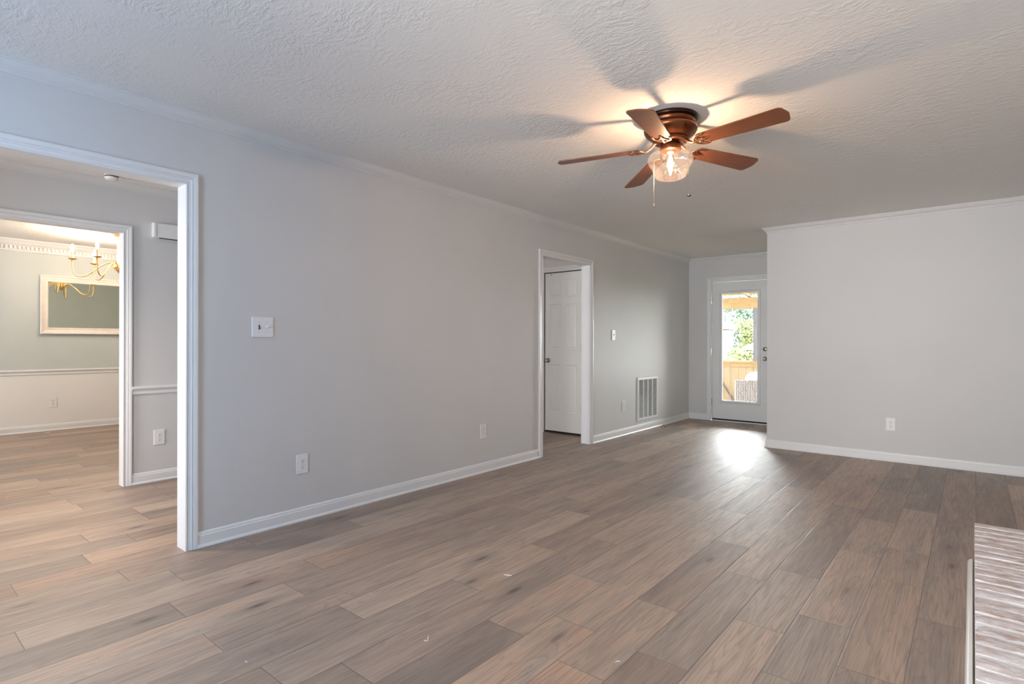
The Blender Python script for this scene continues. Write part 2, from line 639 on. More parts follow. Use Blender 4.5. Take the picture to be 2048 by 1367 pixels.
def spline(pts, n=8):
    """Catmull-Rom through the points."""
    P = [Vector(p) for p in pts]
    out = []
    for i in range(len(P) - 1):
        p0, p1, p2, p3 = P[max(i - 1, 0)], P[i], P[i + 1], P[min(i + 2, len(P) - 1)]
        for k in range(n):
            t = k / n
            out.append(0.5 * ((2 * p1) + (p2 - p0) * t + (2 * p0 - 5 * p1 + 4 * p2 - p3) * t * t
                              + (3 * p1 - p0 - 3 * p2 + p3) * t ** 3))
    out.append(P[-1])
    return out


def sweep(bm, path, N, prof, closed=False):
    """Mitred moulding: path lies in a plane with normal N; profile points are (a, b):
    a along (N x tangent), b along N."""
    N = Vector(N).normalized()
    P = [Vector(p) for p in path]
    n = len(P)
    rings = []
    for i in range(n):
        tin = (P[i] - P[i - 1]).normalized() if (i > 0 or closed) else None
        tout = (P[(i + 1) % n] - P[i]).normalized() if (i < n - 1 or closed) else None
        if tin is None:
            m = N.cross(tout)
        elif tout is None:
            m = N.cross(tin)
        else:
            s1, s2 = N.cross(tin), N.cross(tout)
            m = (s1 + s2) / (1 + s1.dot(s2))
        rings.append([bm.verts.new(P[i] + m * a + N * b) for a, b in prof])
    k = len(prof)
    rng_ = range(n if closed else n - 1)
    for i in rng_:
        A, B = rings[i], rings[(i + 1) % n]
        for j in range(k):
            q = (j + 1) % k
            bm.faces.new((A[j], A[q], B[q], B[j]))
    if not closed:
        bm.faces.new(rings[0])
        bm.faces.new(list(reversed(rings[-1])))


# ------------------------------------------------------------------ key dimensions (metres)
XA = -3.369        # living-room face of the left wall
TA = 0.10          # its thickness
YB = 6.572         # front face of the partition on the right
XB = -1.769        # its left corner
YF = 8.304         # far wall with the glazed door
XR = 0.62          # right wall (fireplace wall)
XH = -5.25         # hallway face of the hallway wall
XD = -9.25         # dining-room far wall
YD = 4.40          # dining-room side wall
YC = 5.80          # wall at the end of the hallway (closet door)
H = 2.44
TH = 0.076         # hallway wall thickness
OP1 = (-0.60, 1.202, 2.04)      # opening living -> hallway: y0, y1, head
OP2 = (-0.60, 1.414, 2.035)     # opening hallway -> dining
DR2 = (4.525, 5.425, 2.043)     # cased opening further down the left wall
DOORX = (-3.010, -2.190)        # exterior door hole
CW = 0.062                      # casing width

# ------------------------------------------------------------------ floor planks
PW, PX0 = 0.198, -0.577
JOINTS = {-39: [1.5], -36: [1.73], -33: [1.5], -31: [1.01], -30: [1.41], -27: [1.2], -24: [1.29], -22: [1.05],
          -18: [0.90], -17: [1.08], -16: [0.82], -15: [0.50], -14: [0.88, 1.50, 3.72], -13: [1.05, 2.09],
          -12: [0.43, 2.6], -11: [0.92, 1.56, 3.25], -10: [1.35, 3.0], -9: [0.91, 3.45, 4.62], -8: [1.39, 3.20],
          -7: [0.95, 1.90, 2.53, 4.80, 5.46], -6: [1.15, 2.84, 4.01], -5: [0.8, 1.72, 2.34, 5.0], -4: [1.93, 3.9],
          -3: [1.67, 2.30, 3.28, 4.34], -2: [1.91, 2.87, 5.11], -1: [2.40, 3.07, 4.14, 4.55],
          0: [2.08, 2.62, 3.59, 4.33, 5.28], 1: [2.29, 3.27, 3.79, 4.77], 2: [2.91, 4.6]}
# tone 0 dark .. 1 light, warmth 0 grey .. 1 orange, at floor points (x, y)
TONES = [(-0.99, 1.62, .50, 1.6), (-2.00, 1.35, .40, .25), (-1.85, 1.20, .52, .25), (-1.52, 1.75, .62, .75),
         (-1.35, 1.60, .66, .8), (-1.35, 2.15, .42, .1), (-1.72, 2.05, .40, .3), (-1.30, 2.45, .60, .5),
         (-1.10, 1.95, .52, .5), (-0.90, 2.25, .5, .3), (-0.95, 2.9, .60, .5), (-0.66, 2.35, .70, .5),
         (-0.92, 2.75, .42, .1), (-0.50, 2.15, .36, 0.), (-0.45, 2.6, .44, .05), (-0.30, 2.6, .34, 0.),
         (-0.22, 3.2, .52, .5), (-0.12, 2.6, .5, .6), (-0.1, 2.05, .4, .4), (0.03, 2.6, .5, .8), (0.0, 3.4, .48, .3),
         (-2.9, 1.35, .72, .1), (-2.65, 1.8, .45, .7), (-2.45, 1.7, .42, .3), (-2.25, 1.5, .5, .3), (-3.2, 2.2, .35, .4)]


def build_floor():
    bm = bmesh.new()
    uvn = bm.loops.layers.uv.new('near')
    uvf = bm.loops.layers.uv.new('far')
    tints = []
    x_lo, x_hi, y_lo, y_hi = XD - 0.12, XR + 0.12, FRONT - 0.1, YF + 0.0
    r = int(math.floor((x_lo - PX0) / PW))
    rnd = random.Random(5)
    while True:
        xa, xb = PX0 + r * PW, PX0 + (r + 1) * PW
        if xa > x_hi:
            break
        J = list(JOINTS.get(r, []))
        if not J:
            J = [rnd.uniform(0.2, 1.8)]
        y = min(J)
        while y > y_lo + 0.3:
            y -= rnd.choice((0.62, 0.9, 1.2, 1.5, 1.85))
            J.append(y)
        y = max(J)
        while y < y_hi - 0.3:
            y += rnd.choice((0.55, 0.75, 1.0, 1.3, 1.6))
            J.append(y)
        J = sorted(j for j in J if y_lo + 0.1 < j < y_hi - 0.1)
        J = [y_lo] + J + [y_hi]
        for a, b in zip(J[:-1], J[1:]):
            vs = [bm.verts.new(p) for p in ((xa, a, 0), (xb, a, 0), (xb, b, 0), (xa, b, 0))]
            f = bm.faces.new(vs)
            for lp, (u, v) in zip(f.loops, ((0, 0), (0, PW), (b - a, PW), (b - a, 0))):
                lp[uvn].uv = (u, v)
                lp[uvf].uv = (b - a - u, PW - v)
            tone, warm = rnd.betavariate(3, 3), min(1, max(0, rnd.gauss(0.35, 0.25)))
            for (tx, ty, t, w) in TONES:
                if xa <= tx < xb and a <= ty < b:
                    tone, warm = t, w
            tints.append((tone, warm, rnd.random(), 1))
        r += 1
    me = bpy.data.meshes.new('floor')
    bm.to_mesh(me)
    bm.free()
    at = me.attributes.new('tint', 'FLOAT_COLOR', 'FACE')
    for i, t in enumerate(tints):
        at.data[i].color = t
    me.materials.append(FLOOR)
    o = bpy.data.objects.new('floor', me)
    COL.objects.link(o)
    o['kind'] = 'structure'
    return o


build_floor()

# ------------------------------------------------------------------ ceiling and walls
bm = bmesh.new()
box(bm, XD - 0.15, XR + 0.15, FRONT - 0.15, YF + 0.14, H, H + 0.12)
struct('ceiling', bm, CEIL)


def wall_y(name, x0, x1, y0, y1, holes, mat, z1=H):
    """Wall running along y between x0 and x1; holes = (ya, yb, za, zb)."""
    bm = bmesh.new()
    y = y0
    for (ya, yb, za, zb) in sorted(holes):
        if ya > y:
            box(bm, x0, x1, y, ya, 0, z1)
        if za > 0:
            box(bm, x0, x1, ya, yb, 0, za)
        box(bm, x0, x1, ya, yb, zb, z1)
        y = yb
    box(bm, x0, x1, y, y1, 0, z1)
    return struct(name, bm, mat)


def wall_x(name, y0, y1, x0, x1, holes, mat, z1=H):
    bm = bmesh.new()
    x = x0
    for (xa, xb, za, zb) in sorted(holes):
        if xa > x:
            box(bm, x, xa, y0, y1, 0, z1)
        if za > 0:
            box(bm, xa, xb, y0, y1, 0, za)
        box(bm, xa, xb, y0, y1, zb, z1)
        x = xb
    if x1 > x:
        box(bm, x, x1, y0, y1, 0, z1)
    return struct(name, bm, mat)


JT = 0.018   # jamb board thickness
wall_y('wall_left', XA - TA, XA, FRONT, YF, [(OP1[0] - JT, OP1[1] + JT, 0, OP1[2] + JT), (DR2[0] - JT, DR2[1] + JT, 0, DR2[2] + JT)], WALL)
wall_x('wall_far', YF, YF + 0.14, XH - TH, XB + 0.0, [(DOORX[0] - 0.03, DOORX[1] + 0.03, 0, 2.09)], WALL)
bm = bmesh.new()
box(bm, XB, XR + 0.12, YB, YF + 0.14, 0, H)
struct('wall_right_partition', bm, WALL)
bm = bmesh.new()
box(bm, XR, XR + 0.12, FRONT, YB, 0, H)
struct('wall_right', bm, WALL)
LW = [(-2.42, -1.38, 0.75, 2.09), (-1.07, -0.03, 0.75, 2.09)]
HW = (-4.87, -3.93, 0.28, 2.02)
DW = (-8.17, -6.63, 0.75, 2.09)
wall_x('wall_front', FRONT - 0.12, FRONT, XD - 0.12, XR + 0.12, LW + [HW, DW], WALL)
wall_x('wall_hallway_end', YC, YC + 0.1, XH, XA - TA, [(-4.29, -3.697, 0, 2.065)], WALL)
# hallway wall: hallway side and dining side painted differently
RAIL = 0.765
wall_y('wall_hallway', XH - TH / 2, XH, FRONT, YF, [(OP2[0] - JT, OP2[1] + JT, 0, OP2[2] + JT)], WALL)


def two_tone_y(name, x0, x1, y0, y1, holes):
    bm = bmesh.new()
    y = y0
    segs = []
    for (ya, yb, zb) in sorted(holes):
        segs.append((y, ya, 0))
        segs.append((ya, yb, zb))
        y = yb
    segs.append((y, y1, 0))
    for a, b, z in segs:
        if z < RAIL:
            box(bm, x0, x1, a, b, 0, RAIL, 1)
            box(bm, x0, x1, a, b, RAIL, H, 0)
        else:
            box(bm, x0, x1, a, b, z, H, 0)
    return struct(name, bm, [SAGE, WAIN])


two_tone_y('wall_dining_inner', XH - TH, XH - TH / 2, FRONT, YD, [(OP2[0] - JT, OP2[1] + JT, OP2[2] + JT)])
two_tone_y('wall_dining_far', XD - 0.12, XD, FRONT, YD, [])
bm = bmesh.new()
box(bm, XD, XH - TH, YD, YD + 0.1, 0, RAIL, 1)
box(bm, XD, XH - TH, YD, YD + 0.1, RAIL, H, 0)
struct('wall_dining_side', bm, [SAGE, WAIN])

# ------------------------------------------------------------------ trim
CROWN = [(0, 0), (0.052, 0), (0.052, -0.008), (0.044, -0.012), (0.040, -0.022), (0.030, -0.036), (0.018, -0.046),
         (0.014, -0.049), (0.014, -0.054), (0.010, -0.056), (0.010, -0.062), (0.006, -0.065), (0.006, -0.071), (0, -0.073)]
CROWN = [(a * 0.90, b * 0.82) for a, b in CROWN]
BASE = [(0, 0), (0.021, 0), (0.021, 0.006), (0.017, 0.014), (0.013, 0.018), (0.012, 0.066), (0.009, 0.070), (0.008, 0.080),
        (0.003, 0.087), (0, 0.088)]
CASE = [(0, 0), (0, 0.010), (0.005, 0.013), (0.010, 0.011), (0.013, 0.009), (0.026, 0.010), (0.029, 0.014), (0.034, 0.015),
        (0.037, 0.011), (0.041, 0.016), (0.055, 0.019), (0.062, 0.018), (0.062, 0)]
RAILP = [(0, -0.036), (0.008, -0.034), (0.012, -0.024), (0.010, -0.018), (0.010, -0.002), (0.020, 0.006), (0.026, 0.016),
         (0.026, 0.026), (0.018, 0.033), (0, 0.034)]
trim_n = [0]


def trim(path, N, prof, closed=False, mat=TRIM, name=None):
    bm = bmesh.new()
    sweep(bm, path, N, prof, closed)
    if name is None:
        trim_n[0] += 1
        name = 'trim_%d' % trim_n[0]
    return struct(name, bm, mat)


Z = (0, 0, 1)
# with N = +z, the moulding is thrown to the left of the direction of travel (z x t)
lr = [(XA, FRONT, H), (XR, FRONT, H), (XR, YB, H), (XB, YB, H), (XB, YF, H), (XA, YF, H)]
trim(lr, Z, CROWN, closed=True, mat=CROWNP)                                           # crown, living room
trim([(XH, FRONT, H), (XA - TA, FRONT, H), (XA - TA, YC, H), (XH, YC, H)], Z, CROWN, closed=True, mat=CROWNP)   # crown, hallway
# baseboards
trim([(XA, DR2[0] - CW, 0), (XA, OP1[1] + CW, 0)], Z, BASE, name='baseboard_left')
trim([(DOORX[0] - 0.066, YF, 0), (XA, YF, 0), (XA, DR2[1] + CW, 0)], Z, BASE, name='baseboard_far')
trim([(XR, YB, 0), (XB, YB, 0), (XB, YF, 0), (DOORX[1] + 0.066, YF, 0)], Z, BASE, name='baseboard_right')
trim([(XA, OP1[0] - CW, 0), (XA, FRONT, 0), (XR, FRONT, 0), (XR, 1.0, 0)], Z, BASE, name='baseboard_front')
trim([(XR, 4.05, 0), (XR, YB, 0)], Z, BASE, name='baseboard_fireplace')
trim([(XH, YC, 0), (XH, OP2[1] + CW, 0)], Z, BASE, name='baseboard_hallway')
trim([(XD, YD, 0), (XD, FRONT, 0)], Z, BASE, name='baseboard_dining')
# chair rails
trim([(XH, YC, RAIL), (XH, OP2[1] + CW, RAIL)], Z, RAILP)
trim([(XH - TH, YD, RAIL), (XD, YD, RAIL), (XD, FRONT, RAIL)], Z, RAILP)


def casing_y(y0, y1, zh, x, nx):
    """Casing around an opening in a wall facing nx (+1 or -1)."""
    p = [(x, y0, 0), (x, y0, zh), (x, y1, zh), (x, y1, 0)]
    if nx < 0:
        p = p[::-1]
    # N x t must point away from the opening
    N = Vector((nx, 0, 0))
    t = Vector(p[1]) - Vector(p[0])
    s = N.cross(t)
    inward = Vector((0, (y0 + y1) / 2, 0)) - Vector((0, p[0][1], 0))
    if s.dot(inward) > 0:
        p = p[::-1]
    trim(p, N, CASE)


casing_y(OP1[0], OP1[1], OP1[2], XA, 1)
casing_y(OP1[0], OP1[1], OP1[2], XA - TA, -1)
casing_y(OP2[0], OP2[1], OP2[2], XH, 1)
casing_y(OP2[0], OP2[1], OP2[2], XH - TH, -1)
casing_y(DR2[0], DR2[1], DR2[2], XA, 1)
casing_y(DR2[0], DR2[1], DR2[2], XA - TA, -1)
# casing of the glazed exterior door (faces -y) and of the closet door
for (xa, xb, zh, yy) in ((DOORX[0] - 0.006, DOORX[1] + 0.006, 2.068, YF), (-4.285, -3.702, 2.062, YC)):
    p = [(xa, yy, 0), (xa, yy, zh), (xb, yy, zh), (xb, yy, 0)]
    N = Vector((0, -1, 0))
    if N.cross(Vector(p[1]) - Vector(p[0])).x > 0:
        p = p[::-1]
    trim(p, N, CASE)


def jambs(y0, y1, zh, x0, x1):
    bm = bmesh.new()
    box(bm, x0, x1, y0 - JT, y0, 0, zh)
    box(bm, x0, x1, y1, y1 + JT, 0, zh)
    box(bm, x0, x1, y0 - JT, y1 + JT, zh, zh + JT)
    trim_n[0] += 1
    struct('trim_%d' % trim_n[0], bm, TRIM)


jambs(OP1[0], OP1[1], OP1[2], XA - TA - 0.001, XA + 0.001)
jambs(OP2[0], OP2[1], OP2[2], XH - TH - 0.001, XH + 0.001)
jambs(DR2[0], DR2[1], DR2[2], XA - TA - 0.001, XA + 0.001)

# dining crown with dentil blocks
trim([(XH - TH, YD, H), (XD, YD, H), (XD, FRONT, H)], Z,
     [(0, 0), (0.11, 0), (0.11, -0.012), (0.085, -0.03), (0.06, -0.055), (0.035, -0.07), (0.030, -0.078), (0.012, -0.080),
      (0.012, -0.118), (0.022, -0.122), (0.022, -0.134), (0.010, -0.146), (0, -0.15)])
bm = bmesh.new()
y = FRONT + 0.02
while y < YD - 0.03:
    box(bm, XD + 0.010, XD + 0.034, y, y + 0.024, H - 0.116, H - 0.079)
    y += 0.041
trim_n[0] += 1
struct('trim_%d' % trim_n[0], bm, TRIM)

# quarter-round lying along the hearth
bm = bmesh.new()
qr = [(0, 0)] + [(-0.021 * math.cos(a), 0.021 * math.sin(a)) for a in [i * PI / 12 for i in range(7)]]
q0 = [bm.verts.new((0.001 + a, 1.0, b)) for a, b in qr]
q1 = [bm.verts.new((-0.001 + a, 3.82, b)) for a, b in qr]
for i in range(len(qr)):
    j = (i + 1) % len(qr)
    bm.faces.new((q0[i], q0[j], q1[j], q1[i]))
bm.faces.new(q0)
bm.faces.new(q1[::-1])
struct('trim_hearth', bm, pmat('quarter_round_cream', (0.82, 0.79, 0.72, 1), (0.85, 0.82, 0.76, 1), rough=0.4, scale=5))

# ------------------------------------------------------------------ windows in the front wall (behind the camera)
for i, (xa, xb, za, zb) in enumerate(LW + [HW, DW]):
    w = empty('window_%d' % (i + 1), ((xa + xb) / 2, FRONT, za))
    w['kind'] = 'structure'
    cx = (xa + xb) / 2
    hw, hh = (xb - xa) / 2, zb - za
    bm = bmesh.new()
    for (a, b, c, d) in ((-hw, -hw + 0.04, 0, hh), (hw - 0.04, hw, 0, hh), (-hw + 0.04, hw - 0.04, 0, 0.04), (-hw + 0.04, hw - 0.04, hh - 0.04, hh),
                         (-hw + 0.04, hw - 0.04, hh / 2 - 0.02, hh / 2 + 0.02)):
        box(bm, a, b, -0.09, -0.05, c, d)
    obj('window_frame', bm, TRIM, w)
    bm = bmesh.new()
    box(bm, -hw + 0.04, hw - 0.04, -0.073, -0.067, 0.04, hh - 0.04)
    obj('window_pane', bm, PANE, w)
    bm = bmesh.new()
    box(bm, -hw, hw, -0.115, -0.110, 0.0, hh)
    obj('sky_blocker', bm, CUSHION, w)  # opaque board added behind the pane to keep sky light out

# ------------------------------------------------------------------ door_1: glazed exterior door
d1 = empty('door_1', ((DOORX[0] + DOORX[1]) / 2, YF, 0))
d1['kind'] = 'structure'
dc = (DOORX[0] + DOORX[1]) / 2
gx0, gx1, gz0, gz1 = -2.868 - dc, -2.350 - dc, 0.30, 1.895
sx0, sx1 = DOORX[0] + 0.003 - dc, DOORX[1] - 0.003 - dc
bm = bmesh.new()
box(bm, sx0, gx0, 0.004, 0.046, 0.035, 2.058)
box(bm, gx1, sx1, 0.004, 0.046, 0.035, 2.058)
box(bm, gx0, gx1, 0.004, 0.046, 0.035, gz0)
box(bm, gx0, gx1, 0.004, 0.046, gz1, 2.058)
obj('door_slab', bm, DOORP, d1)
bm = bmesh.new()
GF = [(0, 0), (0, 0.012), (0.010, 0.016), (0.030, 0.014), (0.040, 0.006), (0.044, 0)]
p = [(gx0 + 0.012, 0.004, gz0 + 0.012), (gx0 + 0.012, 0.004, gz1 - 0.012), (gx1 - 0.012, 0.004, gz1 - 0.012), (gx1 - 0.012, 0.004, gz0 + 0.012)]
N = Vector((0, -1, 0))
if N.cross(Vector(p[1]) - Vector(p[0])).x > 0:
    p = p[::-1]
sweep(bm, p, N, GF, closed=True)
obj('glass_frame', bm, DOORP, d1)
bm = bmesh.new()
box(bm, gx0, gx1, 0.020, 0.026, gz0, gz1)
obj('glass_pane', bm, PANE, d1)
for xx in (-2.752 - dc, -2.437 - dc):
    bm = bmesh.new()
    tube(bm, [(xx, 0.016, gz0 + 0.02), (xx, 0.016, gz1 - 0.01)], 0.0016, 6)
    obj('blind_cord', bm, PLASTIC, d1)
bm = bmesh.new()
box(bm, gx1 + 0.000, gx1 + 0.014, -0.014, 0.002, 1.66, 1.80)
box(bm, gx1 - 0.002, gx1 + 0.016, -0.022, -0.012, 1.68, 1.71)
obj('blind_slider', bm, PLASTIC, d1, bevel=0.002)
for zz in (0.28, 1.025, 1.795):
    bm = bmesh.new()
    tube(bm, [(sx0 - 0.008, -0.006, zz - 0.052), (sx0 - 0.008, -0.006, zz + 0.052)], 0.007, 10)
    box(bm, sx0 - 0.014, sx0 - 0.002, -0.003, 0.006, zz - 0.05, zz + 0.05)
    obj('hinge', bm, NICKEL, d1)
kx = -2.262 - dc
bm = bmesh.new()
lathe(bm, [(0.0, 0.014), (0.012, 0.014), (0.022, 0.012), (0.030, 0.006), (0.031, 0.0), (0.0, 0.0)], 28)
bmesh.ops.transform(bm, matrix=Matrix.Translation((kx, 0.004, 1.071)) @ Matrix.Rotation(PI / 2, 4, 'X'), verts=bm.verts)
box(bm, kx - 0.006, kx + 0.006, -0.030, -0.008, 1.058, 1.084)
obj('deadbolt', bm, NICKEL, d1, smooth=True)
bm = bmesh.new()
lathe(bm, [(0.0, 0.066), (0.014, 0.066), (0.023, 0.060), (0.027, 0.050), (0.026, 0.040), (0.018, 0.030), (0.011, 0.024), (0.011, 0.012),
           (0.028, 0.010), (0.031, 0.0), (0.0, 0.0)], 28)
bmesh.ops.transform(bm, matrix=Matrix.Translation((kx, 0.004, 0.935)) @ Matrix.Rotation(PI / 2, 4, 'X'), verts=bm.verts)
obj('door_knob', bm, NICKEL, d1, smooth=True)
bm = bmesh.new()
box(bm, sx0, sx1, 0.010, 0.040, 0.012, 0.036)
obj('door_sweep', bm, RUBBER, d1)
bm = bmesh.new()
box(bm, sx0 - 0.003, sx1 + 0.003, -0.012, 0.13, 0.0, 0.013)
obj('threshold', bm, TRIM, d1)
bm = bmesh.new()
box(bm, sx0 - 0.033, sx0 - 0.004, 0.002, 0.138, 0.0, 2.085)
box(bm, sx1 + 0.004, sx1 + 0.033, 0.002, 0.138, 0.0, 2.085)
box(bm, sx0 - 0.033, sx1 + 0.033, 0.002, 0.138, 2.063, 2.085)
obj('door_jamb', bm, TRIM, d1)

# ------------------------------------------------------------------ door_2: six-panel closet door at the end of the hallway
d2 = empty('door_2', (-3.9935, YC, 0))
d2['kind'] = 'structure'


def panel_door(x0, x1, z0, z1, cols, rows, y=0.0, t=0.035):
    bm = bmesh.new()
    xs = sorted({x0, x1} | {c for p in cols for c in p})
    zs = sorted({z0, z1} | {c for p in rows for c in p})
    for i in range(len(xs) - 1):
        for k in range(len(zs) - 1):
            a, b, c, d = xs[i], xs[i + 1], zs[k], zs[k + 1]
            if (a, b) in cols and (c, d) in rows:
                lv = [(0, 0.0), (0.014, 0.012), (0.026, 0.012), (0.040, 0.003)]
                rect = []
                for ins, dep in lv:
                    rect.append([bm.verts.new(q) for q in ((a + ins, y + dep, c + ins), (b - ins, y + dep, c + ins),
                                                            (b - ins, y + dep, d - ins), (a + ins, y + dep, d - ins))])
                for A, B in zip(rect[:-1], rect[1:]):
                    for q in range(4):
                        w = (q + 1) % 4
                        bm.faces.new((A[q], A[w], B[w], B[q]))
                bm.faces.new(rect[-1])
            else:
                bm.faces.new([bm.verts.new(q) for q in ((a, y, c), (b, y, c), (b, y, d), (a, y, d))])
    bmesh.ops.remove_doubles(bm, verts=bm.verts, dist=1e-5)
    bk = [bm.verts.new(q) for q in ((x0, y + t, z0), (x1, y + t, z0), (x1, y + t, z1), (x0, y + t, z1))]
    bm.faces.new(bk)
    for (u, v) in (((x0, z0), (x1, z0)), ((x1, z0), (x1, z1)), ((x1, z1), (x0, z1)), ((x0, z1), (x0, z0))):
        bm.faces.new([bm.verts.new(q) for q in ((u[0], y, u[1]), (v[0], y, v[1]), (v[0], y + t, v[1]), (u[0], y + t, u[1]))])
    bmesh.ops.remove_doubles(bm, verts=bm.verts, dist=1e-5)
    return bm


off = 3.9935
bm = panel_door(-4.272 + off, -3.715 + off, 0.030, 2.050,
                [(-4.205 + off, -4.035 + off), (-3.950 + off, -3.785 + off)],
                [(0.27, 0.88), (1.07, 1.65), (1.735, 1.962)], y=0.004)
obj('door_slab', bm, DOORP, d2)
for zz in (0.345, 1.09, 1.84):
    bm = bmesh.new()
    tube(bm, [(-3.712 + off, -0.004, zz - 0.045), (-3.712 + off, -0.004, zz + 0.045)], 0.007, 10)
    obj('hinge', bm, NICKEL, d2)
bm = bmesh.new()
lathe(bm, [(0.0, 0.058), (0.014, 0.058), (0.024, 0.052), (0.027, 0.042), (0.024, 0.032), (0.012, 0.024), (0.010, 0.010), (0.028, 0.008), (0.030, 0.0), (0, 0)], 24)
bmesh.ops.transform(bm, matrix=Matrix.Translation((-4.225 + off, 0.004, 0.93)) @ Matrix.Rotation(PI / 2, 4, 'X'), verts=bm.verts)
obj('door_knob', bm, NICKEL, d2, smooth=True)
bm = bmesh.new()
lathe(bm, [(0, -0.010), (0.006, -0.008), (0.004, 0), (0.004, 0.012), (0, 0.012)], 10)
bmesh.ops.transform(bm, matrix=Matrix.Translation((-4.17 + off, -0.008, 2.03)), verts=bm.verts)
obj('catch', bm, NICKEL, d2)


# ------------------------------------------------------------------ electrical outlets
def make_outlet(label, loc, rz, group='white duplex outlets on the walls'):
    """Plate lies in the local x-z plane, facing local -y."""
    t = empty('electrical_outlet', loc, (0, 0, rz))
    tag(t, label, 'outlet', group)
    bm = bmesh.new()
    box(bm, -0.041, 0.041, -0.007, 0.0, -0.063, 0.063)
    obj('cover_plate', bm, PLASTIC, t, bevel=0.004, bseg=3)
    for s in (-1, 1):
        bm = bmesh.new()
        pts = []
        for k in range(32):
            a = 2 * PI * k / 32
            pts.append((0.0175 * math.cos(a), max(-0.0135, min(0.0135, 0.0175 * math.sin(a)))))
        f0 = [bm.verts.new((x, -0.0068, z + s * 0.0205)) for x, z in pts]
        f1 = [bm.verts.new((x * 0.95, -0.0092, z * 0.95 + s * 0.0205)) for x, z in pts]
        for k in range(32):
            bm.faces.new((f0[k], f0[(k + 1) % 32], f1[(k + 1) % 32], f1[k]))
        bm.faces.new(f1)
        rc = obj('receptacle', bm, PLASTIC, t)
        for xx, hh in ((-0.0068, 0.0042), (0.0068, 0.0035)):
            bm = bmesh.new()
            box(bm, xx - 0.0013, xx + 0.0013, -0.0097, -0.0085, s * 0.0205 + 0.0035 - hh, s * 0.0205 + 0.0035 + hh)
            obj('slot', bm, SLOT, rc)
        bm = bmesh.new()
        lathe(bm, [(0, 0.0097), (0.0028, 0.0097), (0.0028, 0.0085), (0, 0.0085)], 12)
        bmesh.ops.transform(bm, matrix=Matrix.Translation((0, 0, s * 0.0205 - 0.0072)) @ Matrix.Rotation(PI / 2, 4, 'X'), verts=bm.verts)
        obj('ground_hole', bm, SLOT, rc)
    bm = bmesh.new()
    lathe(bm, [(0, 0.0085), (0.0025, 0.0082), (0.0032, 0.0065), (0, 0.0065)], 12)
    bmesh.ops.transform(bm, matrix=Matrix.Rotation(PI / 2, 4, 'X'), verts=bm.verts)
    obj('screw', bm, NICKEL, t)
    return t


RZ_A = PI / 2     # local -y  ->  +x (faces into the living room)
make_outlet('white duplex outlet low on the long wall, below the double light switch', (XA, 1.901, 0.368), RZ_A)
make_outlet('white duplex outlet low on the long wall, just left of the narrow doorway', (XA, 3.640, 0.368), RZ_A)
make_outlet('white duplex outlet low between the narrow doorway and the return air grille', (XA, 6.226, 0.368), RZ_A)
make_outlet('white duplex outlet low on the right-hand wall, right of the glazed door', (-0.622, YB, 0.364), 0.0)
make_outlet('white duplex outlet under the hallway chair rail, seen through the wide opening', (XH, 1.676, 0.364), RZ_A)
make_outlet('white duplex outlet on the dining room wall beneath the mirror', (XD, 1.720, 0.368), RZ_A)


# ------------------------------------------------------------------ light switches
def screw(t, x, z):
    bm = bmesh.new()
    lathe(bm, [(0, 0.0085), (0.0026, 0.0082), (0.0034, 0.0062), (0, 0.0062)], 12)
    bmesh.ops.transform(bm, matrix=Matrix.Translation((x, 0, z)) @ Matrix.Rotation(PI / 2, 4, 'X'), verts=bm.verts)
    obj('screw', bm, NICKEL, t)


t = empty('light_switch', (XA, 1.637, 1.254), (0, 0, RZ_A))
tag(t, 'white double light switch plate with one bare brass lever and one white knob', 'switch')
bm = bmesh.new()
box(bm, -0.067, 0.067, -0.008, 0.0, -0.062, 0.062)
obj('cover_plate', bm, PLASTIC, t, bevel=0.005, bseg=3)
bm = bmesh.new()
box(bm, -0.0265, -0.0175, -0.0086, -0.0078, -0.014, 0.013)
obj('switch_slot', bm, SLOT, t)
bm = bmesh.new()
tube(bm, [(-0.022, -0.006, 0.0), (-0.022, -0.016, -0.004), (-0.022, -0.022, -0.006)], [0.005, 0.004, 0.0035], 10)
obj('brass_lever', bm, BRASS, t)
bm = bmesh.new()
lathe(bm, [(0, 0.032), (0.006, 0.031), (0.0065, 0.020), (0.0055, 0.014), (0.0085, 0.010), (0.009, 0.007), (0, 0.007)], 18)
bmesh.ops.transform(bm, matrix=Matrix.Translation((0.024, 0, 0.003)) @ Matrix.Rotation(PI / 2, 4, 'X'), verts=bm.verts)
obj('white_knob', bm, PLASTIC, t, smooth=True)
for x in (-0.022, 0.024):
    for z in (-0.030, 0.030):
        screw(t, x, z)

t = empty('light_switch', (XA, 5.972, 1.252), (0, 0, RZ_A))
tag(t, 'white single light switch plate right of the narrow doorway, above the return air grille', 'switch')
bm = bmesh.new()
box(bm, -0.040, 0.040, -0.007, 0.0, -0.063, 0.063)
obj('cover_plate', bm, PLASTIC, t, bevel=0.004, bseg=3)
bm = bmesh.new()
box(bm, -0.005, 0.005, -0.0076, -0.0066, -0.012, 0.012)
obj('switch_slot', bm, SLOT, t)
bm = bmesh.new()
tube(bm, [(0, -0.005, 0.0), (0, -0.022, 0.010)], [0.0045, 0.0038], 10)
obj('toggle', bm, PLASTIC, t)
for z in (-0.030, 0.030):
    screw(t, 0, z)

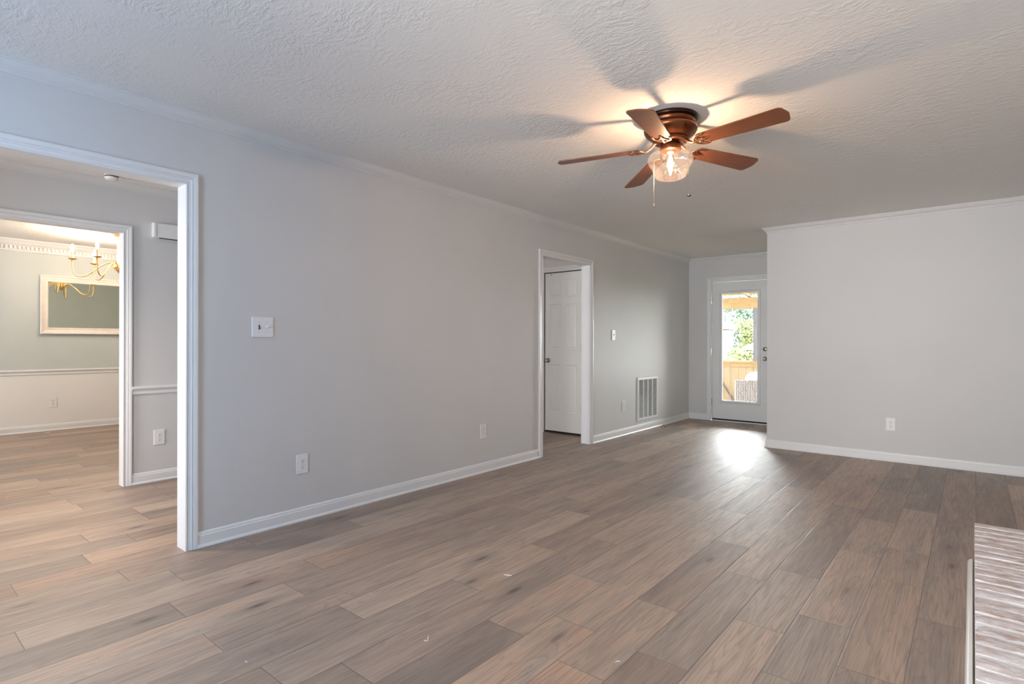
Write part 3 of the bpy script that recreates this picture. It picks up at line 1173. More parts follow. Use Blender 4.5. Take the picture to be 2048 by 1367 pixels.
# ------------------------------------------------------------------ return air grille
t = empty('return_air_grille', (XA, 6.892, 0.418), (0, 0, RZ_A))
tag(t, 'white metal return air grille with fine louvers in four columns, low on the wall', 'vent')
W2, H2 = 0.302, 0.288
bm = bmesh.new()
p = [(-W2, 0, -H2), (-W2, 0, H2), (W2, 0, H2), (W2, 0, -H2)]
N = Vector((0, -1, 0))
if N.cross(Vector(p[1]) - Vector(p[0])).x < 0:
    p = p[::-1]
sweep(bm, p, N, [(0, 0), (0, 0.010), (0.008, 0.016), (0.034, 0.016), (0.040, 0.010), (0.040, 0)], closed=True)
obj('frame', bm, TRIM, t)
bm = bmesh.new()
box(bm, -W2 + 0.03, W2 - 0.03, -0.002, 0.0, -H2 + 0.03, H2 - 0.03)
obj('backing', bm, DUCT, t)
iw = W2 - 0.040
for k in range(4):
    xa = -iw + k * (2 * iw / 4) + 0.005
    xb = xa + 2 * iw / 4 - 0.010
    bm = bmesh.new()
    nf = 38
    for j in range(nf):
        z = -H2 + 0.042 + (2 * H2 - 0.084) * (j + 0.5) / nf
        vs = [bm.verts.new(q) for q in ((xa, -0.013, z + 0.0030), (xb, -0.013, z + 0.0030), (xb, -0.004, z - 0.0040), (xa, -0.004, z - 0.0040),
                                        (xa, -0.0125, z + 0.0040), (xb, -0.0125, z + 0.0040), (xb, -0.0035, z - 0.0030), (xa, -0.0035, z - 0.0030))]
        for f in ((0, 1, 2, 3), (7, 6, 5, 4), (0, 4, 5, 1), (3, 2, 6, 7)):
            bm.faces.new([vs[i] for i in f])
    obj('louvers', bm, TRIM, t)
for k in range(1, 4):
    xx = -iw + k * (2 * iw / 4)
    bm = bmesh.new()
    box(bm, xx - 0.006, xx + 0.006, -0.015, -0.002, -H2 + 0.036, H2 - 0.036)
    obj('divider', bm, TRIM, t)

# ------------------------------------------------------------------ hallway: chime box and smoke detector
t = empty('door_chime', (XH, 1.735, 2.090), (0, 0, RZ_A))
tag(t, 'white box-shaped door chime high on the hallway wall beside the dining opening', 'door chime')
bm = bmesh.new()
box(bm, -0.116, 0.116, -0.050, 0.0, -0.060, 0.060)
obj('chime_cover', bm, PLASTIC, t, bevel=0.006, bseg=3)
for sx in (-0.107, 0.107):
    bm = bmesh.new()
    box(bm, sx - 0.011, sx + 0.011, -0.054, 0.0, -0.061, 0.061)
    obj('side_trim', bm, PLASTIC, t, bevel=0.004)
bm = bmesh.new()
box(bm, -0.07, 0.07, -0.040, -0.012, -0.0635, -0.0595)
obj('sound_slot', bm, SLOT, t)

t = empty('smoke_detector', (-5.035, 1.285, H))
tag(t, 'small round smoke detector on the hallway ceiling, half hidden by the opening head', 'smoke detector')
bm = bmesh.new()
lathe(bm, [(0, 0), (0.050, 0), (0.050, -0.010), (0.046, -0.014), (0.045, -0.020)], 32)
obj('mount', bm, PLASTIC, t, smooth=True)
bm = bmesh.new()
lathe(bm, [(0.042, -0.018), (0.042, -0.030)], 32)
obj('vent_band', bm, DUCT, t, smooth=True)
bm = bmesh.new()
lathe(bm, [(0.046, -0.030), (0.046, -0.038), (0.038, -0.048), (0.020, -0.053), (0, -0.053)], 32)
obj('cover', bm, PLASTIC, t, smooth=True)

# ------------------------------------------------------------------ brick hearth
t = empty('brick_hearth', (0.004, 3.89, 0))
tag(t, 'raised whitewashed brick fireplace hearth at the right edge', 'hearth')
HZ = 0.205
rnd = random.Random(9)
bm = bmesh.new()
lay = bm.faces.layers.int.new('id')
tints = []
y = 3.889
row = 0
bw, mj = 0.068, 0.019
while y > 0.95:
    xs = 0.004
    for c in range(3):
        bl = (0.218, 0.18, 0.17)[c]
        xa = xs + (0, 0.230, 0.422)[c]
        dz = rnd.uniform(-0.002, 0.002)
        sk = rnd.uniform(-0.003, 0.003)
        for z0 in ((0.0, 0.088), (0.098, HZ - 0.004)):
            nb = len(bm.faces)
            zt = z0[1] + (dz if z0[1] > 0.15 else 0)
            # gridded top so that the edges can be worn
            ya, yb = y - bw + sk, y + sk
            nx = 8
            top, bot = [], []
            for i in range(nx + 1):
                for k in range(4):
                    u, v = i / nx, k / 3
                    e = 0.0025 if (i in (0, nx) or k in (0, 3)) else 0.0
                    w = rnd.uniform(-0.001, 0.001)
                    top.append(bm.verts.new((xa + u * bl + (0.003 if i == 0 else -0.003 if i == nx else 0),
                                             ya + v * bw + rnd.uniform(-0.0012, 0.0012), zt - e * rnd.uniform(0.6, 1.4) + w)))
            for i in range(nx):
                for k in range(3):
                    q = i * 4 + k
                    bm.faces.new((top[q], top[q + 4], top[q + 5], top[q + 1]))
            rim = [top[i * 4] for i in range(nx + 1)] + [top[nx * 4 + k] for k in range(1, 4)] + \
                  [top[i * 4 + 3] for i in range(nx - 1, -1, -1)] + [top[k] for k in (2, 1)]
            low = [bm.verts.new((v.co.x, v.co.y, z0[0])) for v in rim]
            for i in range(len(rim)):
                j = (i + 1) % len(rim)
                bm.faces.new((rim[i], low[i], low[j], rim[j]))
            tv = rnd.uniform(-0.09, 0.10)
            tints += [tv] * (len(bm.faces) - nb)
    y -= bw + mj
    row += 1
bm.faces.ensure_lookup_table()
o = obj('bricks', bm, BRICK, t)
o.matrix_parent_inverse = Matrix.Translation((-0.004, -3.89, 0))
at = o.data.attributes.new('tint', 'FLOAT_COLOR', 'FACE')
for i, v in enumerate(tints):
    at.data[i].color = (v, 0, 0, 1)
bm = bmesh.new()
ny = 120
g = []
for i in range(ny + 1):
    yy = 0.96 + (3.884 - 0.96) * i / ny
    g.append([bm.verts.new((0.0065 + 0.592 * k / 12, yy, HZ - 0.0085 + rnd.uniform(-0.001, 0.001))) for k in range(13)])
for i in range(ny):
    for k in range(12):
        bm.faces.new((g[i][k], g[i][k + 1], g[i + 1][k + 1], g[i + 1][k]))
rim = [g[i][0] for i in range(ny + 1)] + g[ny][1:] + [g[i][12] for i in range(ny - 1, -1, -1)] + g[0][11:0:-1]
low = [bm.verts.new((v.co.x, v.co.y, 0)) for v in rim]
for i in range(len(rim)):
    j = (i + 1) % len(rim)
    bm.faces.new((rim[i], low[i], low[j], rim[j]))
mo = obj('mortar', bm, pmat('mortar_white', (0.90, 0.90, 0.90, 1), (0.95, 0.95, 0.95, 1), rough=0.9, scale=30, bump=0.5, bscale=120), t)
mo.matrix_parent_inverse = Matrix.Translation((-0.004, -3.89, 0))

# ------------------------------------------------------------------ ceiling fan
FX, FY = -1.326, 2.997
fan = empty('ceiling_fan', (FX, FY, H))
tag(fan, 'bronze five-blade ceiling fan with reddish wood blades and a lit clear glass shade', 'ceiling fan')


def zl(z):
    return z - H


bm = bmesh.new()
lathe(bm, [(0.0, 0), (0.148, 0), (0.151, -0.003), (0.151, -0.016), (0.146, -0.020), (0.0, -0.020)], 48)
obj('mounting_ring', bm, BRONZE_D, fan, smooth=True)
for a in (4.05, 4.28):
    bm = bmesh.new()
    lathe(bm, [(0, 0.006), (0.005, 0.004), (0.006, 0), (0, 0)], 12)
    bmesh.ops.transform(bm, matrix=Matrix.Rotation(a, 4, 'Z') @ Matrix.Translation((0.151, 0, -0.009)) @ Matrix.Rotation(PI / 2, 4, 'Y'), verts=bm.verts)
    obj('mounting_screw', bm, SILVER, fan, smooth=True)
bm = bmesh.new()
lathe(bm, [(0.130, -0.018), (0.136, -0.022), (0.136, -0.034), (0.130, -0.038), (0.132, -0.044), (0.144, -0.052), (0.149, -0.062),
           (0.147, -0.076), (0.138, -0.092), (0.120, -0.108), (0.104, -0.118), (0.096, -0.122), (0.0, -0.122)], 48)
obj('motor_housing', bm, BRONZE, fan, smooth=True)
bm = bmesh.new()
lathe(bm, [(0.088, -0.118), (0.097, -0.122), (0.098, -0.132), (0.090, -0.140), (0.070, -0.146), (0.0, -0.146)], 40)
obj('flywheel', bm, BRONZE, fan, smooth=True)
bm = bmesh.new()
lathe(bm, [(0.050, -0.140), (0.056, -0.146), (0.056, -0.172), (0.059, -0.175), (0.059, -0.182), (0.050, -0.186), (0, -0.186)], 36)
obj('light_kit_housing', bm, BRONZE, fan, smooth=True)

# blades: th = heading, blades droop and are pitched, the whole rotor hangs slightly canted
TH0, ZROOT, DROOP, PITCH = 1.130, 2.268, math.radians(2.4), -0.185
ROT_T = Matrix.Rotation(-0.045, 4, 'Y')


def blade_outline():
    r0, R, w0, w1 = 0.178, 0.645, 0.104, 0.137
    pts = []
    # tip: rounded corners
    def corner(cx, cy, r, a0, a1, n=6):
        return [(cx + r * math.cos(a0 + (a1 - a0) * i / n), cy + r * math.sin(a0 + (a1 - a0) * i / n)) for i in range(n + 1)]
    rt = 0.028
    bul = 0.010
    pts += corner(R - bul - rt, -w1 / 2 + rt, rt, -PI / 2, 0)
    pts += [(R - bul * 0.3, -0.018), (R, 0), (R - bul * 0.3, 0.018)]
    pts += corner(R - bul - rt, w1 / 2 - rt, rt, 0, PI / 2)
    rr = 0.020
    pts += corner(r0 + rr, w0 / 2 - rr, rr, PI / 2, PI)
    pts += corner(r0 + rr, -w0 / 2 + rr, rr, PI, 1.5 * PI)
    return pts


def make_blade(k):
    th = TH0 + k * 2 * PI / 5
    base = ROT_T @ Matrix.Rotation(th, 4, 'Z')
    M = Matrix.Translation((0, 0, zl(ZROOT))) @ base @ Matrix.Translation((0.185, 0, 0)) @ Matrix.Rotation(DROOP, 4, 'Y') \
        @ Matrix.Translation((-0.185, 0, 0)) @ Matrix.Rotation(PITCH, 4, 'X')
    bm = bmesh.new()
    ol = blade_outline()
    top = [bm.verts.new((x, y, 0.003)) for x, y in ol]
    bot = [bm.verts.new((x, y, -0.003)) for x, y in ol]
    bm.faces.new(top)
    bm.faces.new(bot[::-1])
    n = len(ol)
    for i in range(n):
        j = (i + 1) % n
        bm.faces.new((top[i], bot[i], bot[j], top[j]))
    b = obj('blade', bm, BLADEW, fan)
    b.matrix_local = M
    # blade iron: curved arm plus three-pronged scroll plate under the blade root
    bm = bmesh.new()
    arm = spline([(0.062, 0, 0.034), (0.090, 0, 0.026), (0.115, 0, 0.004), (0.142, 0, -0.010), (0.170, 0, -0.008), (0.195, 0, -0.007)], 5)
    tube(bm, arm, [0.010 - 0.002 * i / len(arm) for i in range(len(arm))], 8, flat=((0, 0, 1), 0.7))
    for s in (-1, 1):
        sc = spline([(0.150, s * 0.004, -0.009), (0.160, s * 0.026, -0.008), (0.180, s * 0.044, -0.007), (0.206, s * 0.049, -0.007), (0.226, s * 0.047, -0.006)], 5)
        tube(bm, sc, [0.008] * (len(sc) - 6) + [0.0085, 0.0085, 0.008, 0.0065, 0.0045, 0.0025], 8, flat=((0, 0, 1), 0.55))
        sc = spline([(0.176, s * 0.046, -0.007), (0.172, s * 0.026, -0.007), (0.184, s * 0.013, -0.007), (0.205, s * 0.010, -0.007)], 5)
        tube(bm, sc, [0.0055] * (len(sc) - 3) + [0.005, 0.004, 0.0025], 8, flat=((0, 0, 1), 0.55))
    cs = [(0.185, 0, -0.007), (0.205, 0, -0.007), (0.225, 0, -0.006), (0.238, 0, -0.006)]
    tube(bm, cs, [0.008, 0.011, 0.007, 0.002], 8, flat=((0, 0, 1), 0.5))
    for (x, y) in ((0.200, 0.045), (0.200, -0.045), (0.212, 0.0)):
        lathe(bm, [(0, -0.012), (0.003, -0.0115), (0.0042, -0.009), (0.0042, -0.004)], 10, (x, y, 0))
    ir = obj('blade_iron', bm, COPPER, b, smooth=True)
    return b


for k in range(5):
    make_blade(k)

# glass shade (lobed bell), bulb, filament
bm = bmesh.new()
SH = [(0.050, 2.264), (0.056, 2.262), (0.062, 2.256), (0.080, 2.250), (0.104, 2.240), (0.121, 2.224), (0.1275, 2.205), (0.126, 2.190), (0.117, 2.176),
      (0.106, 2.160), (0.099, 2.142), (0.094, 2.125), (0.084, 2.108), (0.066, 2.097), (0.045, 2.092), (0.020, 2.0905), (0.0, 2.090)]
lathe(bm, [(r, zl(z)) for r, z in SH], 72, flute=8, famp=0.035, frange=(zl(2.25), zl(2.14)))
obj('glass_shade', bm, SHADE, fan, smooth=True)
bm = bmesh.new()
lathe(bm, [(0.014, zl(2.252)), (0.014, zl(2.232)), (0.018, zl(2.225)), (0.026, zl(2.205)), (0.031, zl(2.182)), (0.030, zl(2.165)), (0.023, zl(2.145)),
           (0.014, zl(2.128)), (0.008, zl(2.118)), (0.0, zl(2.114))], 28)
bl_ = obj('bulb', bm, BULBG, fan, smooth=True)
bm = bmesh.new()
for i in range(8):
    a, a2 = 2 * PI * i / 8, 2 * PI * (i + 0.5) / 8
    tube(bm, [(0.006 * math.cos(a), 0.006 * math.sin(a), zl(2.225)), (0.016 * math.cos(a2), 0.016 * math.sin(a2), zl(2.180)),
              (0.007 * math.cos(a), 0.007 * math.sin(a), zl(2.140))], 0.0016, 6)
obj('filament', bm, FILA, bl_)
bm = bmesh.new()
lathe(bm, [(0.0, zl(2.262)), (0.020, zl(2.262)), (0.020, zl(2.246)), (0.015, zl(2.240)), (0.0, zl(2.240))], 24)
obj('bulb_socket', bm, CANDLE, fan, smooth=True)
pl = bpy.data.lights.new('fan_bulb_light', 'POINT')
pl.energy = 13
pl.color = (1.0, 0.63, 0.41)
pl.shadow_soft_size = 0.012
plo = bpy.data.objects.new('fan_bulb_light', pl)
COL.objects.link(plo)
plo.parent = fan
plo.location = (0, 0, zl(2.180))

# pull chains: one behind the shade, one draped over its front shoulder
R_ = Vector((math.cos(0.6946), math.sin(0.6946), 0))
F_ = Vector((-math.sin(0.6946), math.cos(0.6946), 0))


def chain(pts, fob):
    bm = bmesh.new()
    tube(bm, pts, 0.0009, 6)
    # beads
    P = [Vector(p) for p in pts]
    for a, b in zip(P[:-1], P[1:]):
        n = max(1, int((b - a).length / 0.010))
        for i in range(n):
            c = a.lerp(b, i / n)
            lathe(bm, [(0, 0.0018), (0.0014, 0.0008), (0.0014, -0.0008), (0, -0.0018)], 6, tuple(c))
    ch = obj('pull_chain', bm, SILVER, fan)
    e = P[-1]
    bm = bmesh.new()
    if fob == 'bell':
        lathe(bm, [(0, 0.002), (0.004, 0.0), (0.005, -0.004), (0.0045, -0.010), (0.0065, -0.018), (0.0055, -0.022), (0, -0.022)], 16, tuple(e))
        obj('chain_fob', bm, SILVER, ch, smooth=True)
    else:
        lathe(bm, [(0, 0.004), (0.006, 0.003), (0.011, 0.001), (0.0115, -0.004), (0.010, -0.006)], 20, tuple(e))
        f = obj('chain_fob', bm, SILVER, ch, smooth=True)
        bm = bmesh.new()
        lathe(bm, [(0.0102, -0.0045), (0.0102, -0.0075), (0.0, -0.0078)], 20, tuple(e))
        obj('fob_inset', bm, BRONZE_D, ch, smooth=True)


def at_(lat, dep, z):
    v = R_ * lat + F_ * dep
    return (v.x, v.y, zl(z))


chain([at_(-0.056, 0.012, 2.272), at_(-0.060, 0.060, 2.262), at_(-0.062, 0.118, 2.236), at_(-0.062, 0.124, 2.16), at_(-0.062, 0.124, 1.985)], 'bell')
chain([at_(0.034, -0.044, 2.300), at_(0.050, -0.075, 2.272), at_(0.064, -0.108, 2.246), at_(0.066, -0.122, 2.218), at_(0.067, -0.124, 2.10), at_(0.067, -0.124, 1.972)], 'disc')

# ------------------------------------------------------------------ dining room: chandelier and mirror
CX_, CY_ = -7.85, 2.07
ch = empty('chandelier', (CX_, CY_, H))
tag(ch, 'gold six-arm candle chandelier hanging in the dining room', 'chandelier')
bm = bmesh.new()
lathe(bm, [(0, 0), (0.062, 0), (0.062, -0.006), (0.045, -0.020), (0.012, -0.030), (0, -0.030)], 28)
obj('ceiling_canopy', bm, GOLD, ch, smooth=True)
bm = bmesh.new()
z = -0.028
i = 0
while z > -0.045:
    rot = Matrix.Rotation(PI / 2 * (i % 2), 4, 'Z')
    pts = [rot @ Vector((0.007 * math.cos(a), 0, z - 0.012 + 0.014 * math.sin(a))) for a in [2 * PI * k / 12 for k in range(13)]]
    tube(bm, pts, 0.0018, 6, caps=False)
    z -= 0.021
    i += 1
obj('chain', bm, GOLD, ch)
bm = bmesh.new()
lathe(bm, [(0, -0.052), (0.006, -0.054), (0.011, -0.07), (0.014, -0.20), (0.012, -0.33), (0.015, -0.385), (0.0, -0.390)], 20)
obj('stem', bm, CANDLE, ch, smooth=True)
bm = bmesh.new()
lathe(bm, [(0.0, -0.370), (0.016, -0.373), (0.030, -0.390), (0.037, -0.408), (0.034, -0.425), (0.022, -0.438), (0.010, -0.444), (0.007, -0.450), (0.010, -0.455), (0.0, -0.462)], 24, flute=8, famp=0.05)
for k in range(8):
    a = 2 * PI * k / 8
    c, s = math.cos(a), math.sin(a)
    tube(bm, [(0.030 * c, 0.030 * s, -0.412), (0.040 * c, 0.040 * s, -0.390), (0.036 * c, 0.036 * s, -0.370), (0.046 * c, 0.046 * s, -0.355)],
         [0.012, 0.013, 0.009, 0.001], 8)
obj('hub', bm, GOLD, ch, smooth=True)
A0 = 0.33
for k in range(6):
    a = A0 + k * PI / 3
    bm = bmesh.new()
    arm = spline([(0.018, 0, -0.375), (0.050, 0, -0.345), (0.110, 0, -0.352), (0.200, 0, -0.418), (0.290, 0, -0.502), (0.360, 0, -0.530), (0.412, 0, -0.502),
                  (0.430, 0, -0.430), (0.430, 0, -0.345)], 6)
    tube(bm, arm, 0.0062, 8)
    A = obj('arm', bm, GOLD, ch, smooth=True)
    A.rotation_euler = (0, 0, a)
    bm = bmesh.new()
    lathe(bm, [(0, -0.360), (0.010, -0.360), (0.012, -0.350), (0.006, -0.344), (0.034, -0.334), (0.044, -0.326), (0.042, -0.324), (0.010, -0.332), (0, -0.332)], 20, (0.430, 0, 0))
    obj('drip_pan', bm, GOLD, A, smooth=True)
    bm = bmesh.new()
    lathe(bm, [(0, -0.332), (0.0125, -0.332), (0.0125, -0.245), (0.008, -0.242), (0, -0.242)], 18, (0.430, 0, 0))
    obj('candle_sleeve', bm, CANDLE, A, smooth=True)
    bm = bmesh.new()
    lathe(bm, [(0.006, -0.243), (0.013, -0.228), (0.0165, -0.210), (0.014, -0.190), (0.007, -0.172), (0.002, -0.160), (0, -0.158)], 18, (0.430, 0, 0))
    obj('bulb', bm, CBULB, A, smooth=True)

M = empty('wall_mirror', (XD + 0.012, 2.330, 1.640), (0, 0, RZ_A))
tag(M, 'wide rectangular wall mirror in a carved white frame in the dining room', 'mirror')
M.rotation_euler = Euler((math.radians(-1.0), 0, RZ_A), 'XYZ')
mw, mh = 0.745, 0.381
bm = bmesh.new()
p = [(-mw, 0, -mh), (-mw, 0, mh), (mw, 0, mh), (mw, 0, -mh)]
N = Vector((0, -1, 0))
if N.cross(Vector(p[1]) - Vector(p[0])).x < 0:
    p = p[::-1]
sweep(bm, p, N, [(0, 0), (0, 0.030), (0.008, 0.036), (0.016, 0.034), (0.022, 0.026), (0.040, 0.022), (0.058, 0.014), (0.064, 0.018), (0.074, 0.018), (0.084, 0.010), (0.084, 0)], closed=True)
obj('frame', bm, FRAMEW, M)
bm = bmesh.new()
box(bm, -mw + 0.07, mw - 0.07, -0.008, -0.002, -mh + 0.07, mh - 0.07)
obj('mirror_glass', bm, MIRROR, M)

# ------------------------------------------------------------------ little bits lying on the floor
bm = bmesh.new()
tube(bm, spline([(-0.030, 0.012, 0.0024), (-0.012, -0.006, 0.004), (0.004, 0.004, 0.030), (0.020, -0.010, 0.016), (0.034, -0.002, 0.0024), (0.030, 0.022, 0.0024)], 8), 0.0024, 8)
o = obj('cable_scrap', bm, RUBBER, None, (-3.285, 7.20, 0))
tag(o, 'short curled black cable end sticking up by the baseboard under the return air grille', 'cable')
WSCRAP = pmat('white_scrap', (0.82, 0.81, 0.78, 1), (0.9, 0.89, 0.86, 1), rough=0.4, scale=60)
for (x, y, a, lab, pts) in (
        (-1.787, 2.114, 0.4, 'white cross-shaped plastic scrap on the floor, in the middle of the room',
         [[(-0.020, 0, 0.0014), (0.020, 0.002, 0.0014)], [(0, -0.012, 0.0014), (0.002, 0.014, 0.0014)]]),
        (-1.644, 1.458, 1.9, 'white hooked plastic scrap on the floor, front and centre',
         [[(-0.016, 0.006, 0.0014), (-0.010, -0.006, 0.0014), (0.004, 0.0, 0.0014), (0.022, 0.008, 0.0014)]]),
        (-0.997, 1.800, 0.9, 'tiny white curl on the floor beside the orange plank',
         [[(-0.008, -0.004, 0.0014), (0.0, 0.002, 0.0014), (0.010, 0.0, 0.0014)]]),
        (-2.033, 0.930, 0.2, 'tiny white chip on the floor by the near dark knots',
         [[(-0.004, 0, 0.0014), (0.005, 0.001, 0.0014)]]),
        (-9.066, 1.640, 2.2, 'white scrap on the dining floor below the outlet',
         [[(-0.035, 0, 0.003), (0.030, 0.010, 0.003)], [(-0.01, -0.02, 0.003), (0.0, 0.025, 0.003)]])):
    bm = bmesh.new()
    rr = 0.003 if x < -5 else 0.0014
    for q in pts:
        tube(bm, spline(q, 5) if len(q) > 2 else q, rr, 6)
    o = obj('plastic_scrap', bm, WSCRAP, None, (x, y, 0))
    o.rotation_euler = (0, 0, a)
    tag(o, lab, 'scrap', 'white scraps left on the floor')

# ------------------------------------------------------------------ outside: porch
ZP = -0.03
bm = bmesh.new()
box(bm, -6.2, -0.4, YF + 0.14, 11.35, ZP - 0.10, ZP)
struct('floor_porch', bm, pmat('porch_deck', (0.55, 0.45, 0.34, 1), (0.62, 0.52, 0.40, 1), rough=0.7, scale=4))
# wall of the house beside the door, outside face is the far wall itself; porch half wall
t = empty('porch_half_wall', (-3.5, 11.2, ZP))
tag(t, 'waist-high pine porch wall with a flat cap seen through the door glass', 'wall')
bm = bmesh.new()
for k in range(40):
    xa = -2.7 + k * 0.14
    if xa + 0.138 > 2.9:
        break
    box(bm, xa, xa + 0.136, 0, 0.025, 0.0, 0.80)
obj('boards', bm, PINE2, t)
bm = bmesh.new()
box(bm, -2.7, 2.9, -0.07, 0.10, 0.80, 0.84)
box(bm, -2.7, 2.9, -0.03, 0.0, 0.72, 0.80)
obj('cap_rail', bm, PINE, t)
bm = bmesh.new()
sl = [(-0.50, -0.016, 0.60), (-0.12, -0.016, 0.02)]
tube(bm, sl, 0.012, 8)
obj('brace', bm, POSTW, t)
t = empty('porch_beam', (-3.5, 11.2, 1.83))
tag(t, 'long pine beam across the top of the porch opening', 'beam')
bm = bmesh.new()
box(bm, -2.7, 2.9, -0.06, 0.10, 0.0, 0.205)
box(bm, -2.7, 2.9, -0.10, -0.06, 0.10, 0.205)
obj('beam', bm, PINE, t, bevel=0.006)
t2 = None
for k in range(9):
    bm = bmesh.new()
    xx = -5.9 + k * 0.62 + 0.08
    # sloping rafter from the house down to the beam
    v = [bm.verts.new(q) for q in ((-0.02, YF + 0.16, 2.36), (0.02, YF + 0.16, 2.36), (0.02, 11.28, 2.04), (-0.02, 11.28, 2.04),
                                   (-0.02, YF + 0.16, 2.50), (0.02, YF + 0.16, 2.50), (0.02, 11.28, 2.18), (-0.02, 11.28, 2.18))]
    for f in ((0, 3, 2, 1), (4, 5, 6, 7), (0, 1, 5, 4), (1, 2, 6, 5), (2, 3, 7, 6), (3, 0, 4, 7)):
        bm.faces.new([v[i] for i in f])
    r_ = obj('porch_rafter', bm, PINE, None, (xx, 0, 0))
    tag(r_, 'sloping pine rafter under the porch roof', 'rafter', 'porch rafters')
bm = bmesh.new()
v = [bm.verts.new(q) for q in ((-6.3, YF + 0.15, 2.505), (-0.4, YF + 0.15, 2.505), (-0.4, 11.7, 2.14), (-6.3, 11.7, 2.14),
                               (-6.3, YF + 0.15, 2.53), (-0.4, YF + 0.15, 2.53), (-0.4, 11.7, 2.165), (-6.3, 11.7, 2.165))]
for f in ((0, 3, 2, 1), (4, 5, 6, 7), (0, 1, 5, 4), (1, 2, 6, 5), (2, 3, 7, 6), (3, 0, 4, 7)):
    bm.faces.new([v[i] for i in f])
o = obj('porch_roof', bm, PINE2)
o['kind'] = 'structure'
bm = bmesh.new()
box(bm, -0.055, 0.055, -0.055, 0.055, 0, 1.83 - ZP - 0.84)
box(bm, -0.07, 0.07, -0.07, 0.07, 0, 0.06)
o = obj('porch_post', bm, POSTW, None, (-3.20, 11.22, ZP + 0.84))
tag(o, 'square pale grey porch post standing on the half wall', 'post')

# unseen panel added right of the porch to cut door light on the left wall
bm = bmesh.new()
box(bm, -1.76, -1.62, YF + 0.145, 9.90, ZP, 2.13)
struct('wall_porch_blocker', bm, TRIM)

# wicker armchair seen from behind
t = empty('wicker_armchair', (-2.86, 10.15, ZP), (0, 0, 0))
tag(t, 'grey wicker armchair seen from behind on the porch, topped by a white cushion', 'armchair')


def rbox(bm, x0, x1, y0, y1, z0, z1):
    box(bm, x0, x1, y0, y1, z0, z1)


bm = bmesh.new()
rbox(bm, -0.40, 0.40, -0.06, 0.03, 0.06, 0.53)
obj('backrest', bm, WICKER, t, bevel=0.03, bseg=3)
for s in (-1, 1):
    bm = bmesh.new()
    rbox(bm, s * 0.34 - 0.06, s * 0.34 + 0.06, 0.0, 0.72, 0.06, 0.50)
    obj('armrest', bm, WICKER, t, bevel=0.03, bseg=3)
bm = bmesh.new()
rbox(bm, -0.30, 0.30, 0.02, 0.70, 0.10, 0.30)
obj('seat', bm, WICKER, t, bevel=0.02)
for sx in (-0.36, 0.36):
    for sy in (-0.01, 0.66):
        bm = bmesh.new()
        tube(bm, [(sx, sy, 0), (sx, sy, 0.10)], 0.022, 8)
        obj('leg', bm, WICKER, t)
bm = bmesh.new()
bmesh.ops.create_uvsphere(bm, u_segments=20, v_segments=12, radius=1)
for v in bm.verts:
    c = v.co
    c.x = math.copysign(abs(c.x) ** 0.6, c.x) * 0.27
    c.y = c.y * 0.10 + 0.10
    c.z = math.copysign(abs(c.z) ** 0.6, c.z) * 0.22 + 0.46
obj('back_cushion', bm, CUSHION, t, smooth=True)

# ------------------------------------------------------------------ outside: garden and neighbours
bm = bmesh.new()
box(bm, -60, 40, 11.36, 90, -0.55, -0.45)
struct('floor_lawn', bm, GRASS)


def siding_house(name, x0, x1, y0, y1, z0, z1, roof_h, label):
    t = empty(name, ((x0 + x1) / 2, y0, z0))
    tag(t, label, 'building')
    ox, oy = (x0 + x1) / 2, y0
    bm = bmesh.new()
    n = int((z1 - z0) / 0.20)
    for i in range(n):
        za, zb = i * (z1 - z0) / n, (i + 1) * (z1 - z0) / n
        v = [(x0 - ox, 0.0), (x1 - ox, 0.0), (x1 - ox, y1 - oy), (x0 - ox, y1 - oy)]
        lo = [bm.verts.new((a + (0.02 if a > 0 else -0.02), b + (0.02 if b > 0.1 else -0.02), za)) for a, b in v]
        hi = [bm.verts.new((a, b, zb)) for a, b in v]
        for k in range(4):
            bm.faces.new((lo[k], lo[(k + 1) % 4], hi[(k + 1) % 4], hi[k]))
        bm.faces.new(lo[::-1])
        bm.faces.new(hi)
    obj('siding', bm, SIDING, t)
    bm = bmesh.new()
    e = 0.12
    xa, xb, ya, yb = x0 - ox - e, x1 - ox + e, -e, y1 - oy + e
    zz = z1 - z0
    base = [bm.verts.new(q) for q in ((xa, ya, zz), (xb, ya, zz), (xb, yb, zz), (xa, yb, zz))]
    b2 = [bm.verts.new(q) for q in ((xa, ya, zz + 0.22), (xb, ya, zz + 0.22), (xb, yb, zz + 0.22), (xa, yb, zz + 0.22))]
    m = (ya + yb) / 2
    rd = [bm.verts.new((xa + 0.6, m, zz + 0.22 + roof_h)), bm.verts.new((xb - 0.6, m, zz + 0.22 + roof_h))]
    bm.faces.new(base[::-1])
    for k in range(4):
        bm.faces.new((base[k], base[(k + 1) % 4], b2[(k + 1) % 4], b2[k]))
    bm.faces.new((b2[0], b2[1], rd[1], rd[0]))
    bm.faces.new((b2[2], b2[3], rd[0], rd[1]))
    bm.faces.new((b2[1], b2[2], rd[1]))
    bm.faces.new((b2[3], b2[0], rd[0]))
    obj('roof', bm, SIDING, t)
    bm = bmesh.new()
    box(bm, x1 - ox - 0.02, x1 - ox + 0.05, -0.05, 0.05, 0.0, zz)
    obj('corner_board', bm, SIDING, t)


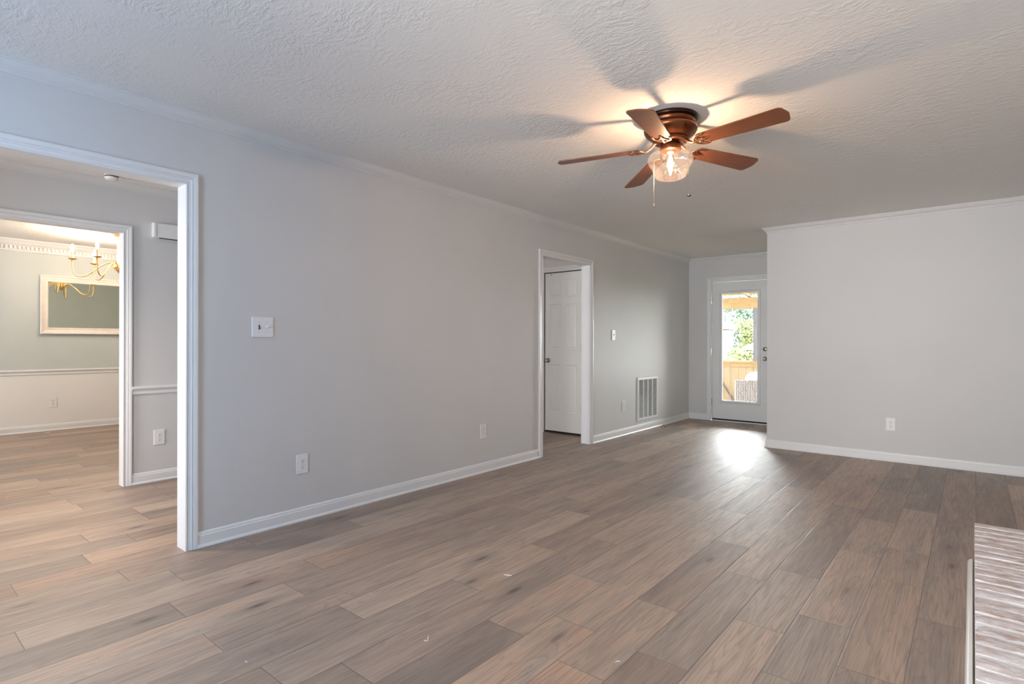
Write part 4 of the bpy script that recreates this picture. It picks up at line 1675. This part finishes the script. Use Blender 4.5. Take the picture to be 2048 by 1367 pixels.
siding_house('neighbor_house', -13.0, -7.80, 17.0, 24.0, -0.45, 1.70, 0.25, 'beige house with horizontal siding beyond the porch, left in the door glass')
t = empty('garden_shed', (-5.0, 20.0, -0.45))
tag(t, 'low shed with a pale metal roof behind the porch, right in the door glass', 'shed')
bm = bmesh.new()
box(bm, -0.70, 1.6, 0, 2.4, 0, 1.36)
obj('shed_wall', bm, HUTWALL, t)
bm = bmesh.new()
zz = 1.36
pr_ = [(-1.15, -0.15, zz), (1.9, -0.15, zz), (1.9, 2.75, zz), (-1.15, 2.75, zz)]
lo = [bm.verts.new(q) for q in pr_]
hi = [bm.verts.new((a, b, c + 0.10)) for a, b, c in pr_]
rdg = [bm.verts.new((0.25, 1.2, zz + 0.78)), bm.verts.new((0.45, 1.2, zz + 0.78))]
bm.faces.new(lo[::-1])
for k in range(4):
    bm.faces.new((lo[k], lo[(k + 1) % 4], hi[(k + 1) % 4], hi[k]))
bm.faces.new((hi[0], hi[1], rdg[1], rdg[0]))
bm.faces.new((hi[2], hi[3], rdg[0], rdg[1]))
bm.faces.new((hi[1], hi[2], rdg[1]))
bm.faces.new((hi[3], hi[0], rdg[0]))
obj('shed_roof', bm, METROOF, t)


def tree(name, label, cat, loc, h, rad, trunk_h, mat, nleaf, seed, group=None, lsz=0.16):
    t = empty(name, loc)
    tag(t, label, cat, group)
    rnd = random.Random(seed)
    bm = bmesh.new()
    tube(bm, [(0, 0, 0), (0.05, 0.03, trunk_h * 0.6), (0, 0, trunk_h + rad * 0.5)], [0.16 * h / 5, 0.12 * h / 5, 0.06 * h / 5], 8)
    for k in range(6):
        a = k * 1.05
        tube(bm, [(0, 0, trunk_h * (0.7 + 0.05 * k)), (math.cos(a) * rad * 0.6, math.sin(a) * rad * 0.6, trunk_h + rad * rnd.uniform(0.3, 0.9))], [0.05 * h / 5, 0.015], 6)
    obj('trunk', bm, BARK, t)
    bm = bmesh.new()
    lumps = [(Vector((rnd.uniform(-.6, .6) * rad, rnd.uniform(-.6, .6) * rad, trunk_h + rnd.uniform(0.15, 1.0) * (h - trunk_h))), rad * rnd.uniform(0.35, 0.6)) for _ in range(14)]
    for _ in range(nleaf):
        c, r = rnd.choice(lumps)
        d = Vector((rnd.gauss(0, 1), rnd.gauss(0, 1), rnd.gauss(0, 1))).normalized() * r * rnd.random() ** 0.35
        p = c + d
        if p.z < 0.05:
            p.z = 0.05 + rnd.random() * 0.1
        s = lsz * rnd.uniform(0.6, 1.4)
        q = Euler((rnd.uniform(-1.2, 1.2), rnd.uniform(-1.2, 1.2), rnd.uniform(0, 6.3))).to_matrix()
        vs = [bm.verts.new(p + q @ Vector(w) * s) for w in ((-0.5, 0, 0), (0, -0.28, 0.05), (0.55, 0, 0), (0, 0.28, 0.05))]
        bm.faces.new(vs)
    obj('foliage', bm, mat, t)


tree('tree', 'tall hazy green tree left of centre in the door glass', 'tree', (-10.1, 31, -0.45), 4.2, 1.2, 0.9, LEAF, 5000, 1, 'trees beyond the porch', 0.15)
tree('tree', 'tall hazy green tree right of centre in the door glass', 'tree', (-11.6, 38, -0.45), 5.0, 1.7, 1.1, LEAF, 6000, 2, 'trees beyond the porch', 0.18)
tree('tree', 'smaller yellow-green tree in front of the tall trees', 'tree', (-8.2, 27.5, -0.45), 2.5, 0.8, 0.4, LEAF2, 4000, 3, 'trees beyond the porch', 0.11)
tree('shrub', 'bushy green shrub just beyond the porch wall', 'shrub', (-4.72, 15, -0.45), 1.36, 0.42, 0.3, LEAF2, 1600, 4, None, 0.08)
